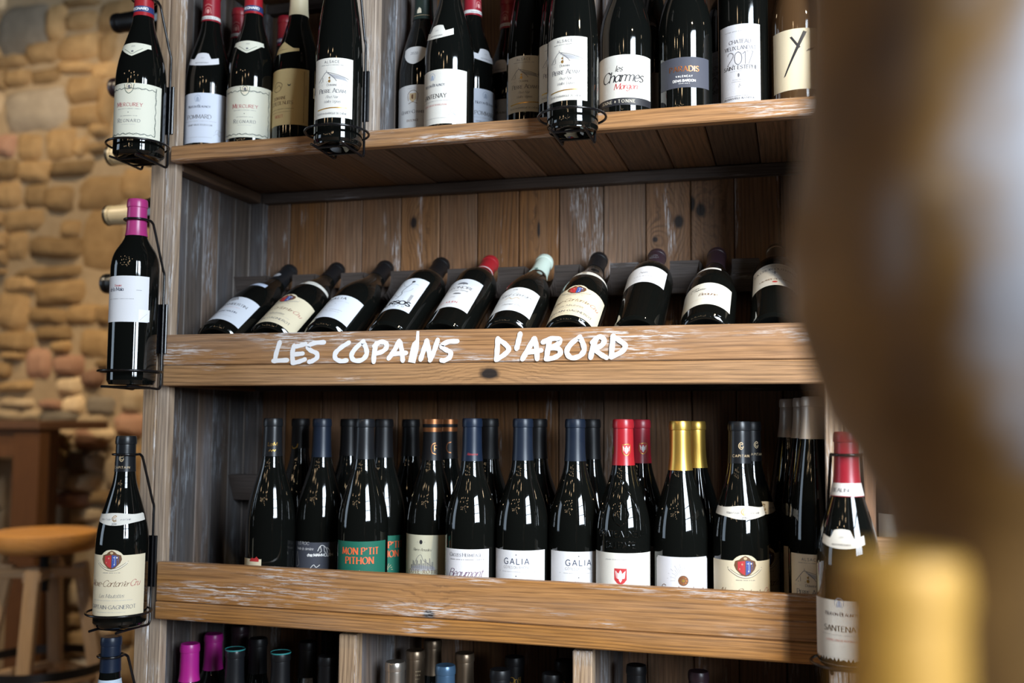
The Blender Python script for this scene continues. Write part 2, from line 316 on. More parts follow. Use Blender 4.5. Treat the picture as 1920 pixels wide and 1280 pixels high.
def poly_cols(poly, du=2.6):
    xs = sorted(set(round(p[0], 4) for p in poly)); x0, x1 = xs[0], xs[-1]
    k = max(1, int((x1-x0)/du)); xs = sorted(set(xs+[x0+(x1-x0)*i/k for i in range(k+1)])); E = list(zip(poly, poly[1:]+poly[:1]))
    def yr(x, eps):
        ys = []
        xx = min(max(x+eps, x0+1e-5), x1-1e-5)
        for (a, b) in E:
            if (a[0]-xx)*(b[0]-xx) < 0: ys.append(a[1]+(b[1]-a[1])*(xx-a[0])/(b[0]-a[0]))
        return (min(ys), max(ys)) if ys else None
    out = []
    for a, b in zip(xs, xs[1:]):
        if b-a < 1e-4: continue
        p, q = yr(a, 1e-4), yr(b, -1e-4)
        if p and q: out.append([Vector(v) for v in ((a, p[0]), (b, q[0]), (b, q[1]), (a, p[1]))])
    return out
def micro(x, y, wd, h, rng):
    out = []; cx = x-wd/2
    while cx < x+wd/2:
        k = rng.uniform(.5, 1.1)*h
        out.append([Vector(v) for v in ((cx, y), (cx+k*.7, y), (cx+k*.7, y+h*.6), (cx, y+h*.6))]); cx += k*.7+h*(.35 if rng.random() > .18 else 1.1)
    return out
def art_quads(art):
    """-> list of (colour, layer, quad) in label millimetres"""
    out = []; rng = random.Random(5)
    for i, e in enumerate(art):
        k = e[0]
        if k == 't': q = text_quads(e[1], e[2], e[3], e[4], e[5], 'c', *(e[7:])); c = e[6]; ly = 3
        elif k == 'l': q = ribbon(e[1], lambda d: e[2]); c = e[3]; ly = 3
        elif k == 's': q = ribbon([tuple(p)[:2] for p in catmull([(*p, 0) for p in e[1]], 4)], lambda d: e[2]); c = e[3]; ly = 3
        elif k == 'p': q = poly_cols(e[1]); c = e[2]; ly = e[3] if len(e) > 3 else 1
        elif k == 'e': q = poly_cols([(e[1]+e[3]*math.cos(a*PI/10), e[2]+e[4]*math.sin(a*PI/10)) for a in range(20)]); c = e[5]; ly = e[6] if len(e) > 6 else 1
        elif k == 'b': q = poly_cols([(e[1], e[2]), (e[3], e[2]), (e[3], e[4]), (e[1], e[4])]); c = e[5]; ly = e[6] if len(e) > 6 else 1
        elif k == 'm': q = micro(e[1], e[2], e[3], e[4], rng); c = e[5]; ly = 3
        for f in q: out.append((c, ly, f))
    return out
def fan(q): return [(q[0], q[i], q[i+1]) for i in range(1, len(q)-1)]
def flip(q):
    a = sum(q[i][0]*q[(i+1) % len(q)][1]-q[(i+1) % len(q)][0]*q[i][1] for i in range(len(q)))
    return q if a > 0 else q[::-1]

# ------------------------------------------------------------------ bottles
PROFS = dict(
 burgundy=dict(H=.296, R=.040, p=[(.002, .0365), (.006, .0395), (.012, .040), (.06, .040), (.118, .040), (.135, .0394), (.152, .0373), (.168, .0340), (.183, .0298), (.197, .0256), (.210, .0216), (.222, .0183), (.235, .0162), (.25, .0151), (.27, .0146), (.2835, .0144)]),
 rhone=dict(H=.298, R=.0405, p=[(.002, .037), (.006, .040), (.012, .0405), (.06, .0405), (.122, .0405), (.140, .0398), (.156, .0376), (.172, .0338), (.187, .0290), (.200, .0245), (.212, .0207), (.224, .0178), (.237, .0160), (.252, .0150), (.27, .0146), (.2855, .0144)]),
 bordeaux=dict(H=.300, R=.0373, p=[(.002, .0345), (.006, .0368), (.012, .0373), (.06, .0373), (.12, .0374), (.180, .0375), (.192, .0370), (.203, .0352), (.213, .0318), (.221, .0272), (.229, .0220), (.237, .0180), (.247, .0158), (.262, .0150), (.2875, .0146)]),
 flute=dict(H=.332, R=.0368, p=[(.002, .034), (.006, .0363), (.012, .0368), (.06, .0368), (.118, .0368), (.145, .0360), (.172, .0340), (.2, .0308), (.225, .0270), (.248, .0232), (.268, .0198), (.285, .0172), (.3, .0155), (.32, .0145)]))
PROFS['sparkling'] = dict(H=.300, R=.043, p=[(.002, .039), (.006, .0425), (.012, .043), (.06, .043), (.12, .043), (.145, .0415), (.17, .0375), (.195, .0320), (.215, .0268), (.235, .0228), (.255, .0210), (.275, .0202), (.2865, .0196)])
PF = {}
for k, d in PROFS.items():
    pts = [(p[0], p[1]) for p in catmull([(z, r, 0) for z, r in d['p']], 3)]
    H = d['H']; zl = H-.0125
    PF[k] = pts
    dl = pts[-1][1]-.0144
    d['body'] = [(.010, 0), (.009, .012), (.005, .024), (.0005, .031), (0, .034)]+pts+[(zl-.0015, .0142+dl), (zl, .0148+dl), (zl+.007, .0150+dl), (H-.003, .0148+dl), (H-.0012, .0140+dl), (H-.0012, .010)]
def prof_r(kind, z):
    P = PF[kind]
    if z <= P[0][0]: return P[0][1]
    for (a, ra), (b, rb) in zip(P, P[1:]):
        if a <= z <= b: return ra+(rb-ra)*(z-a)/(b-a)
    return P[-1][1]
CACHE = {}
def bottle_mesh(kind, mat):
    k = ('b', kind, mat.name)
    if k not in CACHE:
        v, f = lathe(PROFS[kind]['body'], 44); CACHE[k] = mk('bottle_glass', v, f, mat, auto=50)
    return CACHE[k]
def cap_mesh(kind, z0, mat, wax=False):
    k = ('c', kind, z0, mat.name)
    if k not in CACHE:
        H = PROFS[kind]['H']; zl = H-.0135; e = .0007; pr = []
        n = 8
        for i in range(n+1):
            z = z0+(zl-.0012-z0)*i/n; pr.append((z, max(prof_r(kind, z), .0144)+e))
        dl = PF[kind][-1][1]-.0144
        pr = [(z0, pr[0][1]-.0006)]+pr+[(zz, rr+dl) for zz, rr in ((zl-.0008, .0151), (zl, .0150), (zl+.0006, .0160), (zl+.004, .0163), (zl+.0075, .0161), (H-.0026, .0158), (H, .0149), (H+.0004, .0138), (H, .012))]+[(H, 0)]
        v, f = lathe(pr, 32); CACHE[k] = mk('capsule', v, f, mat, auto=40)
    return CACHE[k]
def wrap(kind, u, z, eps, Rr):
    r = prof_r(kind, z)+eps; t = u/Rr
    return (r*math.sin(t), -r*math.cos(t), z)
def label_mesh(key, kind, z0, z1, half, shape, col, Rr):
    """paper patch; shape(s) with s in -1..1 gives (low,high) in metres above the bottle base"""
    N = 26; v, f = [], []; rows = 2 if (prof_r(kind, z0)-prof_r(kind, z1))**2 < 1e-8 else 7
    for i in range(N+1):
        s = -1+2*i/N; lo, hi = shape(s) if shape else (z0, z1)
        for j in range(rows):
            v.append(wrap(kind, s*half, lo+(hi-lo)*j/(rows-1), .00020, Rr))
    for i in range(N):
        for j in range(rows-1):
            a = i*rows+j; f.append((a, a+rows, a+rows+1, a+1))
    return mk('label', v, f, paper(col), smooth=True)
def print_mesh(kind, z0, art, Rr, base=.00030, glassmat=None, name='printing'):
    qs = art_quads(art); v, f, idx, cols = [], [], [], []
    for n_, (c, ly, q) in enumerate(qs):
      if c not in cols: cols.append(c)
      for q in fan(q):
        q = flip([(p[0], p[1]) for p in q]); b = len(v)
        for p in q: v.append(wrap(kind, p[0]*.001, z0+p[1]*.001, base+ly*.00004+(n_ % 9)*.000006, Rr))
        f.append(tuple(range(b, b+len(q)))); idx.append(cols.index(c))
    return mk(name, v, f, [ink(c) if c != 'glass' else GLASS for c in cols], idx)
def shape_rect(z0, z1): return None
def shape_bell(z0, z1):
    def fn(s):
        a = abs(s); lo = z0+.006*a*a-.0; hi = z0+.011+.006*a*a
        if a < .48: hi = z0+.012+(z1-z0-.012)*(math.sqrt(max(0, 1-(a/.48)**2))*.35+.65 if a < .44 else .4)
        return lo+(z1-z0)*.0, hi
    return fn
def shape_pent(z0, z1):            # pennant: straight top, pointed bottom
    return lambda s: (z0+(z1-z0)*(.62*min(1, abs(s)*1.25)**1.2), z1-.0015*abs(s))
def shape_heart(z0, z1): return lambda s: (z0+(z1-z0)*(1-math.sqrt(max(0, 1-abs(s)**1.6)))*.85, z1-(z1-z0)*(.02+.12*abs(s)**3))
def shape_gable(z0, z1): return lambda s: (z0+.008*(1-math.cos(s*1.3))*.5, z0+.008+(z1-z0-.008)*max(.0, 1-abs(s)*1.5) if abs(s) < .66 else z0+.008)
def shape_scroll(z0, z1):
    def fn(s):
        a = abs(s); c = math.exp(-(a/.42)**2.4); m = (z0+z1)/2+.003*a*a
        h = .0058+(z1-z0-.0116)*.5*c
        return m-h, m+h-(0 if a < .95 else .002)
    return fn
def shape_band(z0, z1): return lambda s: (z0, z1)
def shape_crown(z0, z1, zt, ofs=0, wd=.26):      # rectangle with a crest rising out of its upper edge
    return lambda s: (z0, z1+(zt-z1)*(max(0, 1-(abs(s-ofs)/wd)**2.6) if abs(s-ofs) < wd else 0))
def shape_round(z0, z1, half, r=.004):
    def fn(s):
        d = (1-abs(s))*half
        return (z0, z1-(r-math.sqrt(max(0, r*r-(r-d)**2)) if d < r else 0))
    return fn
def add_label(root, kind, key, z0, z1, deg, col, art=(), shape=None, name='front_label', rot=0, base_z=None, label=None):
    Rr = prof_r(kind, (z0+z1)/2); half = math.radians(deg)*Rr
    k = ('l', key, kind)
    if k not in CACHE:
        CACHE[k] = (label_mesh(key, kind, z0, z1, half, shape, col, Rr), print_mesh(kind, z0 if base_z is None else base_z, art, Rr) if art else None)
    a, b = CACHE[k]
    o = link(name, a, root); o.rotation_euler.z = math.radians(rot)
    if label: o['label'] = label
    if b: link('printing', b, o)
    return o
def bottle(label, kind, x, y, z, rot=0, cap=None, capz=.238, labels=(), group=None, glass=None, capart=None, capband=None, emboss=None, tilt=None, name='wine_bottle'):
    root = empty(name, (x, y, z+ZC), label, 'bottle', group)
    if tilt is None: root.rotation_euler = (0, 0, math.radians(rot))
    else: root.rotation_euler = (Matrix.Rotation(math.radians(tilt-90), 3, 'X') @ Matrix.Rotation(math.radians(rot), 3, 'Z')).to_euler()
    link('bottle_glass', bottle_mesh(kind, glass or GLASS), root)
    if cap is not None:
        c = link('capsule', cap_mesh(kind, capz, cap), root)
        if capband:
            z0, z1, bc, bart = capband; k = ('cb', kind, z0, z1, bc, str(bart))
            if k not in CACHE:
                N = 32; v = []; f = []
                for i in range(N):
                    for zz in (z0, z1):
                        r = max(prof_r(kind, zz), .0144)+(.0010 if zz < .285 else .0022); a = 2*PI*i/N; v.append((r*math.cos(a), r*math.sin(a), zz))
                for i in range(N): a = i*2; b_ = ((i+1) % N)*2; f.append((a, b_, b_+1, a+1))
                CACHE[k] = (mk('capsule_band', v, f, bc, smooth=True), print_mesh(kind, z0, bart, .0150, .0014) if bart else None)
            b = link('capsule_band', CACHE[k][0], c); b.rotation_euler.z = 0
            if CACHE[k][1]: link('capsule_printing', CACHE[k][1], c)
        if capart:
            k = ('ca', kind, str(capart))
            if k not in CACHE: CACHE[k] = print_mesh(kind, capart[0], capart[1], .0150, .0012)
            o = link('capsule_printing', CACHE[k], c); o.rotation_euler.z = math.radians(capart[2] if len(capart) > 2 else 0)
    for L in labels: add_label(root, kind, **L)
    if emboss:
        k = ('em', kind, emboss[0])
        if k not in CACHE:
            v, f, ln = [], [], []
            for e in emboss[1]:
                if e[0] == 't': text_quads(e[1], e[2], e[3], e[4], e[5], 'c', e[7], 1.0, ln)
                elif e[0] == 's': ln.append([tuple(p)[:2] for p in catmull([(*p, 0) for p in e[1]], 4)])
                elif e[0] == 'e': ln.append([(e[1]+e[3]*math.cos(a*PI/8), e[2]+e[4]*math.sin(a*PI/8)) for a in range(17)])
            for q in ln:
                pts = []
                for a, b in zip(q, q[1:]):
                    n_ = max(1, int(math.hypot(a[0]-b[0], a[1]-b[1])/2.5)); pts += [(a[0]+(b[0]-a[0])*i/n_, a[1]+(b[1]-a[1])*i/n_) for i in range(n_)]
                pts.append(q[-1]); Rr = .0385
                tube_geo([Vector(wrap(kind, p[0]*.001, emboss[0]+p[1]*.001, .0001, Rr)) for p in pts], .0011, 6, False, v, f)
            CACHE[k] = mk('raised_emblem', v, f, GLASS, auto=60)
        link('raised_emblem', CACHE[k], root)
    return root

# capsules
C_RED = plain('capsule_red', (.30, .013, .026), .35); C_RED2 = plain('capsule_bright_red', (.36, .014, .022), .3)
C_BLACK = plain('capsule_black', (.006, .006, .007), .42, spec=.3); C_BLACKS = plain('capsule_black_satin', (.009, .010, .012), .32, spec=.35)
C_NAVY = plain('capsule_navy', (.007, .014, .032), .36, spec=.35); C_SLATE = plain('capsule_slate', (.010, .016, .030), .36, spec=.35)
C_CREAM = plain('capsule_cream', (.84, .74, .50), .4); C_MINT = plain('capsule_pale_mint', (.62, .72, .62), .4)
C_GOLD = plain('capsule_gold', (.62, .39, .085), .34, .85); C_COPPER = plain('capsule_copper', (.60, .24, .10), .3, .9)
C_PINK = plain('capsule_magenta', (.38, .03, .17), .32); C_MAG = plain('capsule_violet_pink', (.38, .015, .22), .35)
C_GREEN = plain('capsule_dark_green', (.015, .03, .025), .4); C_WHITE = plain('capsule_greige', (.62, .54, .46), .35, .2)
C_SILVER = plain('capsule_pewter', (.50, .44, .38), .28, .9); C_BRONZE = plain('capsule_bronze', (.30, .22, .15), .35, .85); C_BLUE = plain('capsule_steel_blue', (.06, .12, .2), .3, .4)
C_TEAL = plain('capsule_top_teal', (.03, .22, .22), .35); C_PLUM = plain('capsule_plum', (.035, .018, .025), .35); C_ORANGE = plain('capsule_orange_red', (.5, .08, .02), .4)
WHITE_BAND = plain('capsule_white_band', (.72, .70, .68), .4)
IVORY = (.80, .79, .66); WHITE = (.80, .80, .80); BLUEW = (.72, .77, .88); CREAM = (.82, .72, .52); YEL = (.80, .64, .33); WARM = (.80, .77, .70)

# label art -------------------------------------------------------------------
def A_frame(w, h, c='dkgreen'):
    out = []
    for x in (-w, w): out += [('s', [(x+1.0*math.sin(k*1.7), 4+k*(h-8)/16) for k in range(17)], .9, c), ('s', [(x-1.3*math.sin(k*2.1), 4+k*(h-8)/16) for k in range(17)], .5, 'grey')]
    for y in (5, h-9): out += [('s', [(-w+k*2*w/26, y+1.2*math.sin(k*1.9)) for k in range(27)], .9, c), ('s', [(-w+k*2*w/26, y-1.1*math.sin(k*2.3)) for k in range(27)], .5, 'grey')]
    return out
MERC = A_frame(43, 88)+[('p', [(-7, 78), (0, 72), (7, 78), (6, 87), (-6, 87)], 'cream'), ('s', [(-8, 86), (-6, 76), (0, 71), (6, 76), (8, 86)], .9, 'dkgreen'), ('s', [(-4, 85), (0, 88), (4, 85), (3, 79), (-3, 79), (-4, 85)], .7, 'dkgreen'), ('e', 0, 82, 2.2, 3, 'grey'),
  ('t', 'Mercurey', 0, 50, 7.2, 'serifsc', 'crim', .24), ('m', 0, 45.5, 40, 1.2, 'grey'), ('e', 0, 40, .7, .7, 'black'), ('m', 0, 34, 28, 1.3, 'grey'), ('t', 'Regnard', 0, 24, 6.4, 'serifsc', 'grey', .34), ('m', 0, 20, 22, .9, 'lg'), ('m', -20, 88-2.4, 26, 1, 'lg')]
MERC_N = [('t', '2021', 0, 16.5, 2.4, 'serif', 'grey'), ('l', [(-17, 19.6), (17, 19.6)], .5, 'dkgreen'), ('s', [(-16, 14), (-8, 9), (0, 4), (8, 9), (16, 14)], .6, 'dkgreen'), ('e', 0, 8.5, 2, 1.6, 'grey')]
def A_SEAL(x, y, s, c='lblue'):
    return [('s', [(x-6*s, y-3*s), (x-6*s, y+4*s), (x, y+8*s), (x+6*s, y+4*s), (x+6*s, y-3*s)], .7*s, c), ('p', [(x-4*s, y-4*s), (x+4*s, y-4*s), (x+3*s, y+2*s), (x, y+5*s), (x-3*s, y+2*s)], c), ('l', [(x-5*s, y-5*s), (x+5*s, y-5*s)], .8*s, c), ('l', [(x-2*s, y-3*s), (x-2*s, y+2*s)], .6*s, 'white'), ('l', [(x+2*s, y-3*s), (x+2*s, y+2*s)], .6*s, 'white')]
def A_BEAU(title, tc, tiny='grey'):
    return A_SEAL(-4, 76, .85, 'lblue')+[('t', 'Nuiton-Beaunoy', -2, 61, 4.6, 'serifsc', 'navy', .12), ('t', title, -2, 42, 6.6, 'serif', tc, .2), ('m', 0, 37, 58, 1.2, 'lg'), ('t', 'GRAND VIN DE BOURGOGNE', 0, 29.5, 2.5, 'serif', tiny, .2), ('m', 0, 9, 44, 1, 'lg'), ('s', [(24, 13), (30, 17), (36, 13), (32, 20), (40, 21), (30, 24), (27, 18)], .5, 'lg')]
POM = A_BEAU('POMMARD', 'grey'); SANT = A_BEAU('SANTENAY', 'black', 'pink')
BELL_N = [('t', '2019', 0, 13, 2.2, 'serif', 'lg'), ('t', 'NUITON-BEAUNOY', 0, 4.0, 2.1, 'serif', 'grey', .12)]
NUITS = [('l', [(44, 4), (44, 92)], .5, 'brown'), ('l', [(-44, 4), (44, 4)], .5, 'brown'), ('l', [(-44, 92), (44, 92)], .5, 'brown'), ('m', 47, 50, 1.2, 30, 'tan'), ('s', [(-14, 62), (-6, 74), (6, 70), (2, 60), (-8, 58), (-14, 62)], .8, 'brown'), ('s', [(-10, 64), (0, 68), (4, 62)], .7, 'brown'), ('p', [(17, 66), (21, 66), (22, 70), (19, 67.5), (16, 70)], 'black'), ('t', 'DOMAINE', 0, 44, 5, 'serif', 'brown', .16), ('t', 'CÔTE DE NUITS', 2, 35, 5.6, 'serif', 'brown', .08), ('m', 0, 27, 52, 1.6, 'brown'), ('m', 0, 22, 44, 1.2, 'brown'), ('t', 'VIOLET', 0, 13, 4.6, 'serif', 'red', .12)]
def A_ADAM(h):
    k = h/92.0
    return [('t', 'ALSACE', 0, 84*k, 3.8, 'sans', 'grey', .42), ('m', 0, 80.5*k, 34, 1.2, 'grey'), ('s', [(-22, 55*k), (-15, 63*k), (-8, 70*k), (-2, 66*k), (4, 61*k), (8, 56*k)], .8, 'grey'), ('s', [(-8, 70*k), (4, 67*k), (18, 63*k), (26, 60*k)], .7, 'grey'), ('s', [(-6, 68*k), (6, 64*k), (18, 60*k), (25, 56*k)], .6, 'lg'), ('p', [(-8, 69*k), (4, 60*k), (24, 57*k), (20, 62*k), (-6, 68*k)], 'lg'), ('l', [(-14, 55*k), (-14, 62*k)], .6, 'grey'), ('l', [(-8, 70*k), (-8, 73*k)], .6, 'grey'), ('l', [(-2, 55*k), (-2, 64*k)], .5, 'grey'), ('l', [(-18, 55*k), (-6, 55*k)], .6, 'grey'), ('e', -3, 56*k, 2, 2.4*k, 'gold'), ('e', -3, 61*k, 1.4, 1.4, 'gold'),
            ('t', 'Domaine', 1, 48.5*k, 3.4, 'serifsc', 'grey', .12), ('l', [(-24, 50*k), (-14, 50*k)], .4, 'lg'), ('l', [(15, 50*k), (25, 50*k)], .4, 'lg'), ('t', 'Pierre Adam', 1, 38*k, 6.6, 'serifsc', 'grey', .10), ('t', 'Pinot Noir', 1, 29.5*k, 4.2, 'script', 'grey'), ('t', 'Vieilles Vignes', 1, 22.5*k, 4.2, 'script', 'grey'),
            ('p', [(-24, 11.6*k), (0, 14*k), (24, 15*k), (24, 16.4*k), (0, 15.6*k), (-24, 13.4*k)], 'gold'), ('t', 'ÉLEVÉ EN BARRIQUE DE CHÊNE', 0, 5*k, 2.5, 'sans', 'grey', .18)]
GEVR = [('m', 0, 84, 20, 1.2, 'lg'), ('p', [(-6, 66), (0, 60), (6, 66), (6, 76), (-6, 76)], 'tan'), ('s', [(-8, 63), (-9, 74), (-3, 80), (4, 80), (9, 74), (8, 63)], .8, 'brown'), ('e', 0, 70, 3, 4, 'brown'), ('s', [(-8, 58), (0, 61), (8, 58)], .8, 'brown'), ('t', 'Gevrey-Chambertin', 4, 42, 5.6, 'serifsc', 'grey', .08), ('l', [(-34, 37), (36, 37)], .7, 'grey'), ('t', 'EN SONGE', 0, 28, 3.4, 'serif', 'brown', .16), ('l', [(-8, 18), (8, 18)], .5, 'lg'), ('m', 0, 8, 40, 1.2, 'grey')]
CHARM = [('s', [(4, 66), (12, 71), (20, 66), (14, 60), (8, 63)], .35, 'lg'), ('t', 'les', -1, 51, 9, 'italic', 'black'), ('t', 'Charmes', 3, 35, 16, 'italic', 'black', .08), ('t', 'Morgon', 9, 23, 9.5, 'italic', 'red', .1), ('b', -56, -1, 56, 10, 'black'), ('t', 'ANNE * TONNE', -4, 2.6, 4.6, 'serif', 'cream', .5)]
PARA = [('t', 'PARADIS', 0, 24.5, 7.6, 'didot', 'copper', .28), ('t', 'VALENÇAY', 0, 15.6, 2.7, 'bold', 'white', .5), ('t', 'DENIS BARDON', 0, 8.6, 3.4, 'bold', 'white', .24), ('m', 0, 5.6, 16, 1.3, 'white')]
LAND = [('m', 4, 107, 50, 1.8, 'lg'), ('t', 'CHATEAU', 2, 89, 5.4, 'serif', 'grey', .16), ('t', 'VIEUX LANDAT', 2, 79.5, 5.4, 'serif', 'grey', .14), ('t', '2017', 2, 57, 19, 'thin', 'grey', .06), ('t', 'SAINT ESTÈPHE', 2, 50, 5.4, 'serif', 'black', .2), ('m', 4, 47, 34, 1, 'lg'), ('e', 0, 41, 1.4, 3, 'grey'), ('m', 0, 34, 18, 1.2, 'lg'), ('m', 0, 31, 20, 1.2, 'lg'), ('l', [(0, 22), (1.5, 28), (3, 24)], .6, 'grey'), ('t', 'MIS EN BOUTEILLE AU CHÂTEAU', 0, 5, 2.6, 'serif', 'black', .1), ('m', 26, 1.6, 8, 1.8, 'grey'), ('m', 0, 9.5, 44, 1, 'grey')]
YLAB = [('p', [(-12, 78), (-9, 79), (3, 62), (0, 60)], 'black'), ('p', [(-22, 20), (-19, 22), (12, 84), (7, 86)], 'black'), ('p', [(10, 55), (20, 58), (24, 62), (14, 59)], 'black')]
LORM = [('p', [(28, 62), (33, 66), (38, 65), (42, 68), (46, 64), (46, 60), (28, 60)], 'red'), ('m', 20, 40, 40, 2, 'brown')]
ROC = [('t', 'LE ROC', -16, 82, 4.6, 'hand', 'white', .14, 1.2), ('t', 'fonds de derrière', -14, 73.5, 4.4, 'hand', 'white', .06), ('t', 'chez MAMMOUTH', 14, 63.5, 4.6, 'bold', 'white', .06), ('s', [(10, 72), (14, 80), (19, 81), (24, 76), (26, 69)], 1.0, 'white'), ('s', [(14, 80), (16, 72), (13, 70)], .9, 'white'), ('s', [(20, 80), (21, 71), (24, 70)], .9, 'white'), ('s', [(24, 78), (29, 74), (30, 69)], .8, 'white'), ('s', [(-34, 60), (-30, 70), (-28, 62), (-25, 50), (-32, 46), (-34, 60)], .8, 'lg'), ('s', [(-2, 44), (4, 50), (8, 46), (14, 50)], .8, 'white')]+[('m', 41.5, 54+k*1.9, 1.2, 1.6, 'lg') for k in range(18)]
PITH = [('t', "MON P'TIT", 0, 77, 10.4, 'didot', 'orange', .24, .82), ('t', 'PITHON', -1, 62.5, 10.4, 'didot', 'orange', .24, .86)]+[('l', [(0, 42), (11*math.cos(a), 42+11*math.sin(a))], .5, 'tan') for a in [PI*k/8 for k in range(9)]]
ROTI = [('e', -2, 94, 2.6, 3.4, 'black'), ('l', [(-9, 94), (5, 94)], .5, 'grey'), ('t', 'Pierre Amadieu', -1, 80, 4.4, 'script', 'black'), ('t', 'CÔTE-RÔTIE', 0, 45, 5.6, 'serif', 'brown', .34)]+[('l', [(-20+k*3.6, 52), (-20+k*3.6, 58+((k*7) % 13)), (-18.4+k*3.6, 58+((k*5) % 9)), (-18.4+k*3.6, 52)], .8, 'grey') for k in range(11)]+[('p', [(-22, 48), (22, 50), (20, 56), (-4, 58), (-20, 55)], 'lg'), ('l', [(22, 60), (34, 60)], .4, 'lg'), ('s', [(-14, 58), (-8, 70), (-2, 74), (2, 66), (8, 62), (16, 56)], .6, 'grey')]
CROZ = [('t', 'Crozes Hermitage', 0, 86, 5.4, 'serifsc', 'grey', .12), ('m', 2, 81, 54, 1.7, 'grey'), ('t', 'Beaumont', 0, 56, 11.5, 'script', 'purple', .1)]
def A_GAL(year): return [('p', [(-1, 91.4), (0, 90.4), (1, 91.4), (0, 92.4)], 'black'), ('t', 'GALIA', 0, 77.6, 8.4, 'sans', 'navy', .42), ('t', 'CÔTES DU RHÔNE', 0, 71.2, 3.5, 'sans', 'lg', .22), ('m', 0, 66, 46, 1.3, 'lg'), ('e', -29, 66.5, .5, .5, 'grey'), ('e', 29, 66.5, .5, .5, 'grey'), ('p', [(-1, 60), (0, 59), (1, 60), (0, 61)], 'black'), ('t', year, 0, 50, 4.6, 'sans', 'lg', .2)]
def A_EAGLE(x, y, s): return [('p', [(x-9*s, y+11*s), (x+9*s, y+11*s), (x+9*s, y-5*s), (x+5*s, y-10*s), (x, y-12*s), (x-5*s, y-10*s), (x-9*s, y-5*s)], 'red'), ('p', [(x-1.8*s, y+6*s), (x, y+9*s), (x+1.8*s, y+6*s), (x+2.2*s, y-6*s), (x, y-9*s), (x-2.2*s, y-6*s)], 'white', 2), ('p', [(x-7.4*s, y+8*s), (x-3*s, y+4*s), (x-1*s, y+4*s), (x-2*s, y-4*s), (x-6*s, y-3*s)], 'white', 2), ('p', [(x+7.4*s, y+8*s), (x+3*s, y+4*s), (x+1*s, y+4*s), (x+2*s, y-4*s), (x+6*s, y-3*s)], 'white', 2)]
REDO = [('m', 0, 92, 46, 1.6, 'lg'), ('t', 'CHÂTEAU MONT-REDON', 0, 48, 6.2, 'serif', 'navy', .12)]+A_EAGLE(0, 69, 1.0)
EMB = [('s', [(-8, 0), (-12, 10), (-7, 22), (0, 32), (7, 22), (12, 10), (8, 0)], 1.1, 'glass'), ('s', [(-6, -2), (0, -6), (6, -2)], 1.3, 'glass'), ('s', [(0, 2), (0, 24)], 1.2, 'glass'), ('s', [(-30, 10), (-22, 32), (-8, 48), (0, 54), (8, 48), (22, 32), (30, 10)], 1.1, 'glass'), ('e', 0, 56, 4, 4.5, 'glass'), ('t', 'CHATEAUNEUF', 0, -22, 8.5, 'sans', 'glass', .1), ('t', 'DU PAPE', 0, -38, 8.5, 'sans', 'glass', .12)]
SEPT = [('l', [(math.cos(a)*11, 66+math.sin(a)*11), (math.cos(a)*(19 if k % 2 else 24), 66+math.sin(a)*(19 if k % 2 else 24))], .45, 'lg') for k, a in enumerate([PI*j/20-.1 for j in range(22)])]+[('e', 0, 66, 7.4, 7.4, 'brown'), ('e', 0, 66, 2.2, 2.2, 'gold', 2)]+[('e', 4.6*math.cos(j*PI/4), 66+4.6*math.sin(j*PI/4), 1.3, 1.3, 'copper', 2) for j in range(8)]+[('t', 'Septentrio', 0, 47, 12.5, 'hand', 'brown', .16)]
def dn(A, d):
    mv = lambda e: tuple([(q[0], q[1]-d) for q in x] if isinstance(x, list) else x for x in e) if e[0] in 'psl' else (e[0], e[1], e[2]-d)+e[3:]
    return [mv(e) for e in A]
def A_ALOXE(w=0): return dn([('p', [(-13, 90), (-15.5, 96), (-14, 102), (-8, 104), (-5, 107), (0, 109.5), (5, 107), (8, 104), (14, 102), (15.5, 96), (13, 90), (6, 83), (0, 80.5), (-6, 83)], 'brown'), ('p', [(-10.5, 90), (-10.5, 101), (-.6, 102.5), (-.6, 82.5), (-6, 85.5)], 'red', 2), ('p', [(10.5, 90), (10.5, 101), (.6, 102.5), (.6, 82.5), (6, 85.5)], 'blue', 2), ('e', 0, 105.6, 2.4, 1.8, 'tan', 2), ('e', -4, 97.5, 1.3, 1.3, 'tan', 2), ('e', -7, 91, 1.3, 1.3, 'tan', 2), ('e', 3.6, 98.6, 1.2, 1.2, 'white', 2), ('e', 8, 98.6, 1.2, 1.2, 'white', 2), ('e', 4, 88, 1.2, 1.2, 'white', 2), ('l', [(5, 88), (5, 101)], 1, 'lblue'), ('l', [(2, 95), (10, 95)], 1, 'lblue'), ('l', [(-6, 90), (-6, 101)], .8, 'crim'), ('s', [(-24, 92), (-20, 88), (-10, 82), (0, 80), (10, 82), (20, 88), (24, 92)], 1.8, 'cream'), ('s', [(-25, 93), (-20, 89.5), (-10, 83.6), (0, 81.6), (10, 83.6), (20, 89.5), (25, 93)], .5, 'black'), ('s', [(-24, 90), (-20, 86.5), (-10, 80.4), (0, 78.4), (10, 80.4), (20, 86.5), (24, 90)], .5, 'black'), ('m', 0, 75, 26, 1.5, 'grey')], 9)+[
    ('t', 'Aloxe-Corton', -12, 45.5, 9.5, 'script', 'brown', .05), ('s', [(-40, 46.5), (-37, 49.5), (-34, 47)], .8, 'crim'), ('t', '1er', 22, 45.5, 8, 'script', 'brown', .05), ('t', 'Cru', 36, 45.5, 9.5, 'script', 'crim', .05), ('t', 'Les Moutottes', 0, 28.5, 6, 'script', 'grey', .06), ('m', 0, 24, 66, 1.1, 'lg'), ('t', 'CAPITAIN-GAGNEROT', 0, 11.5, 5.6, 'serif', 'grey', .2), ('m', 0, 6, 46, 1.1, 'lg')]
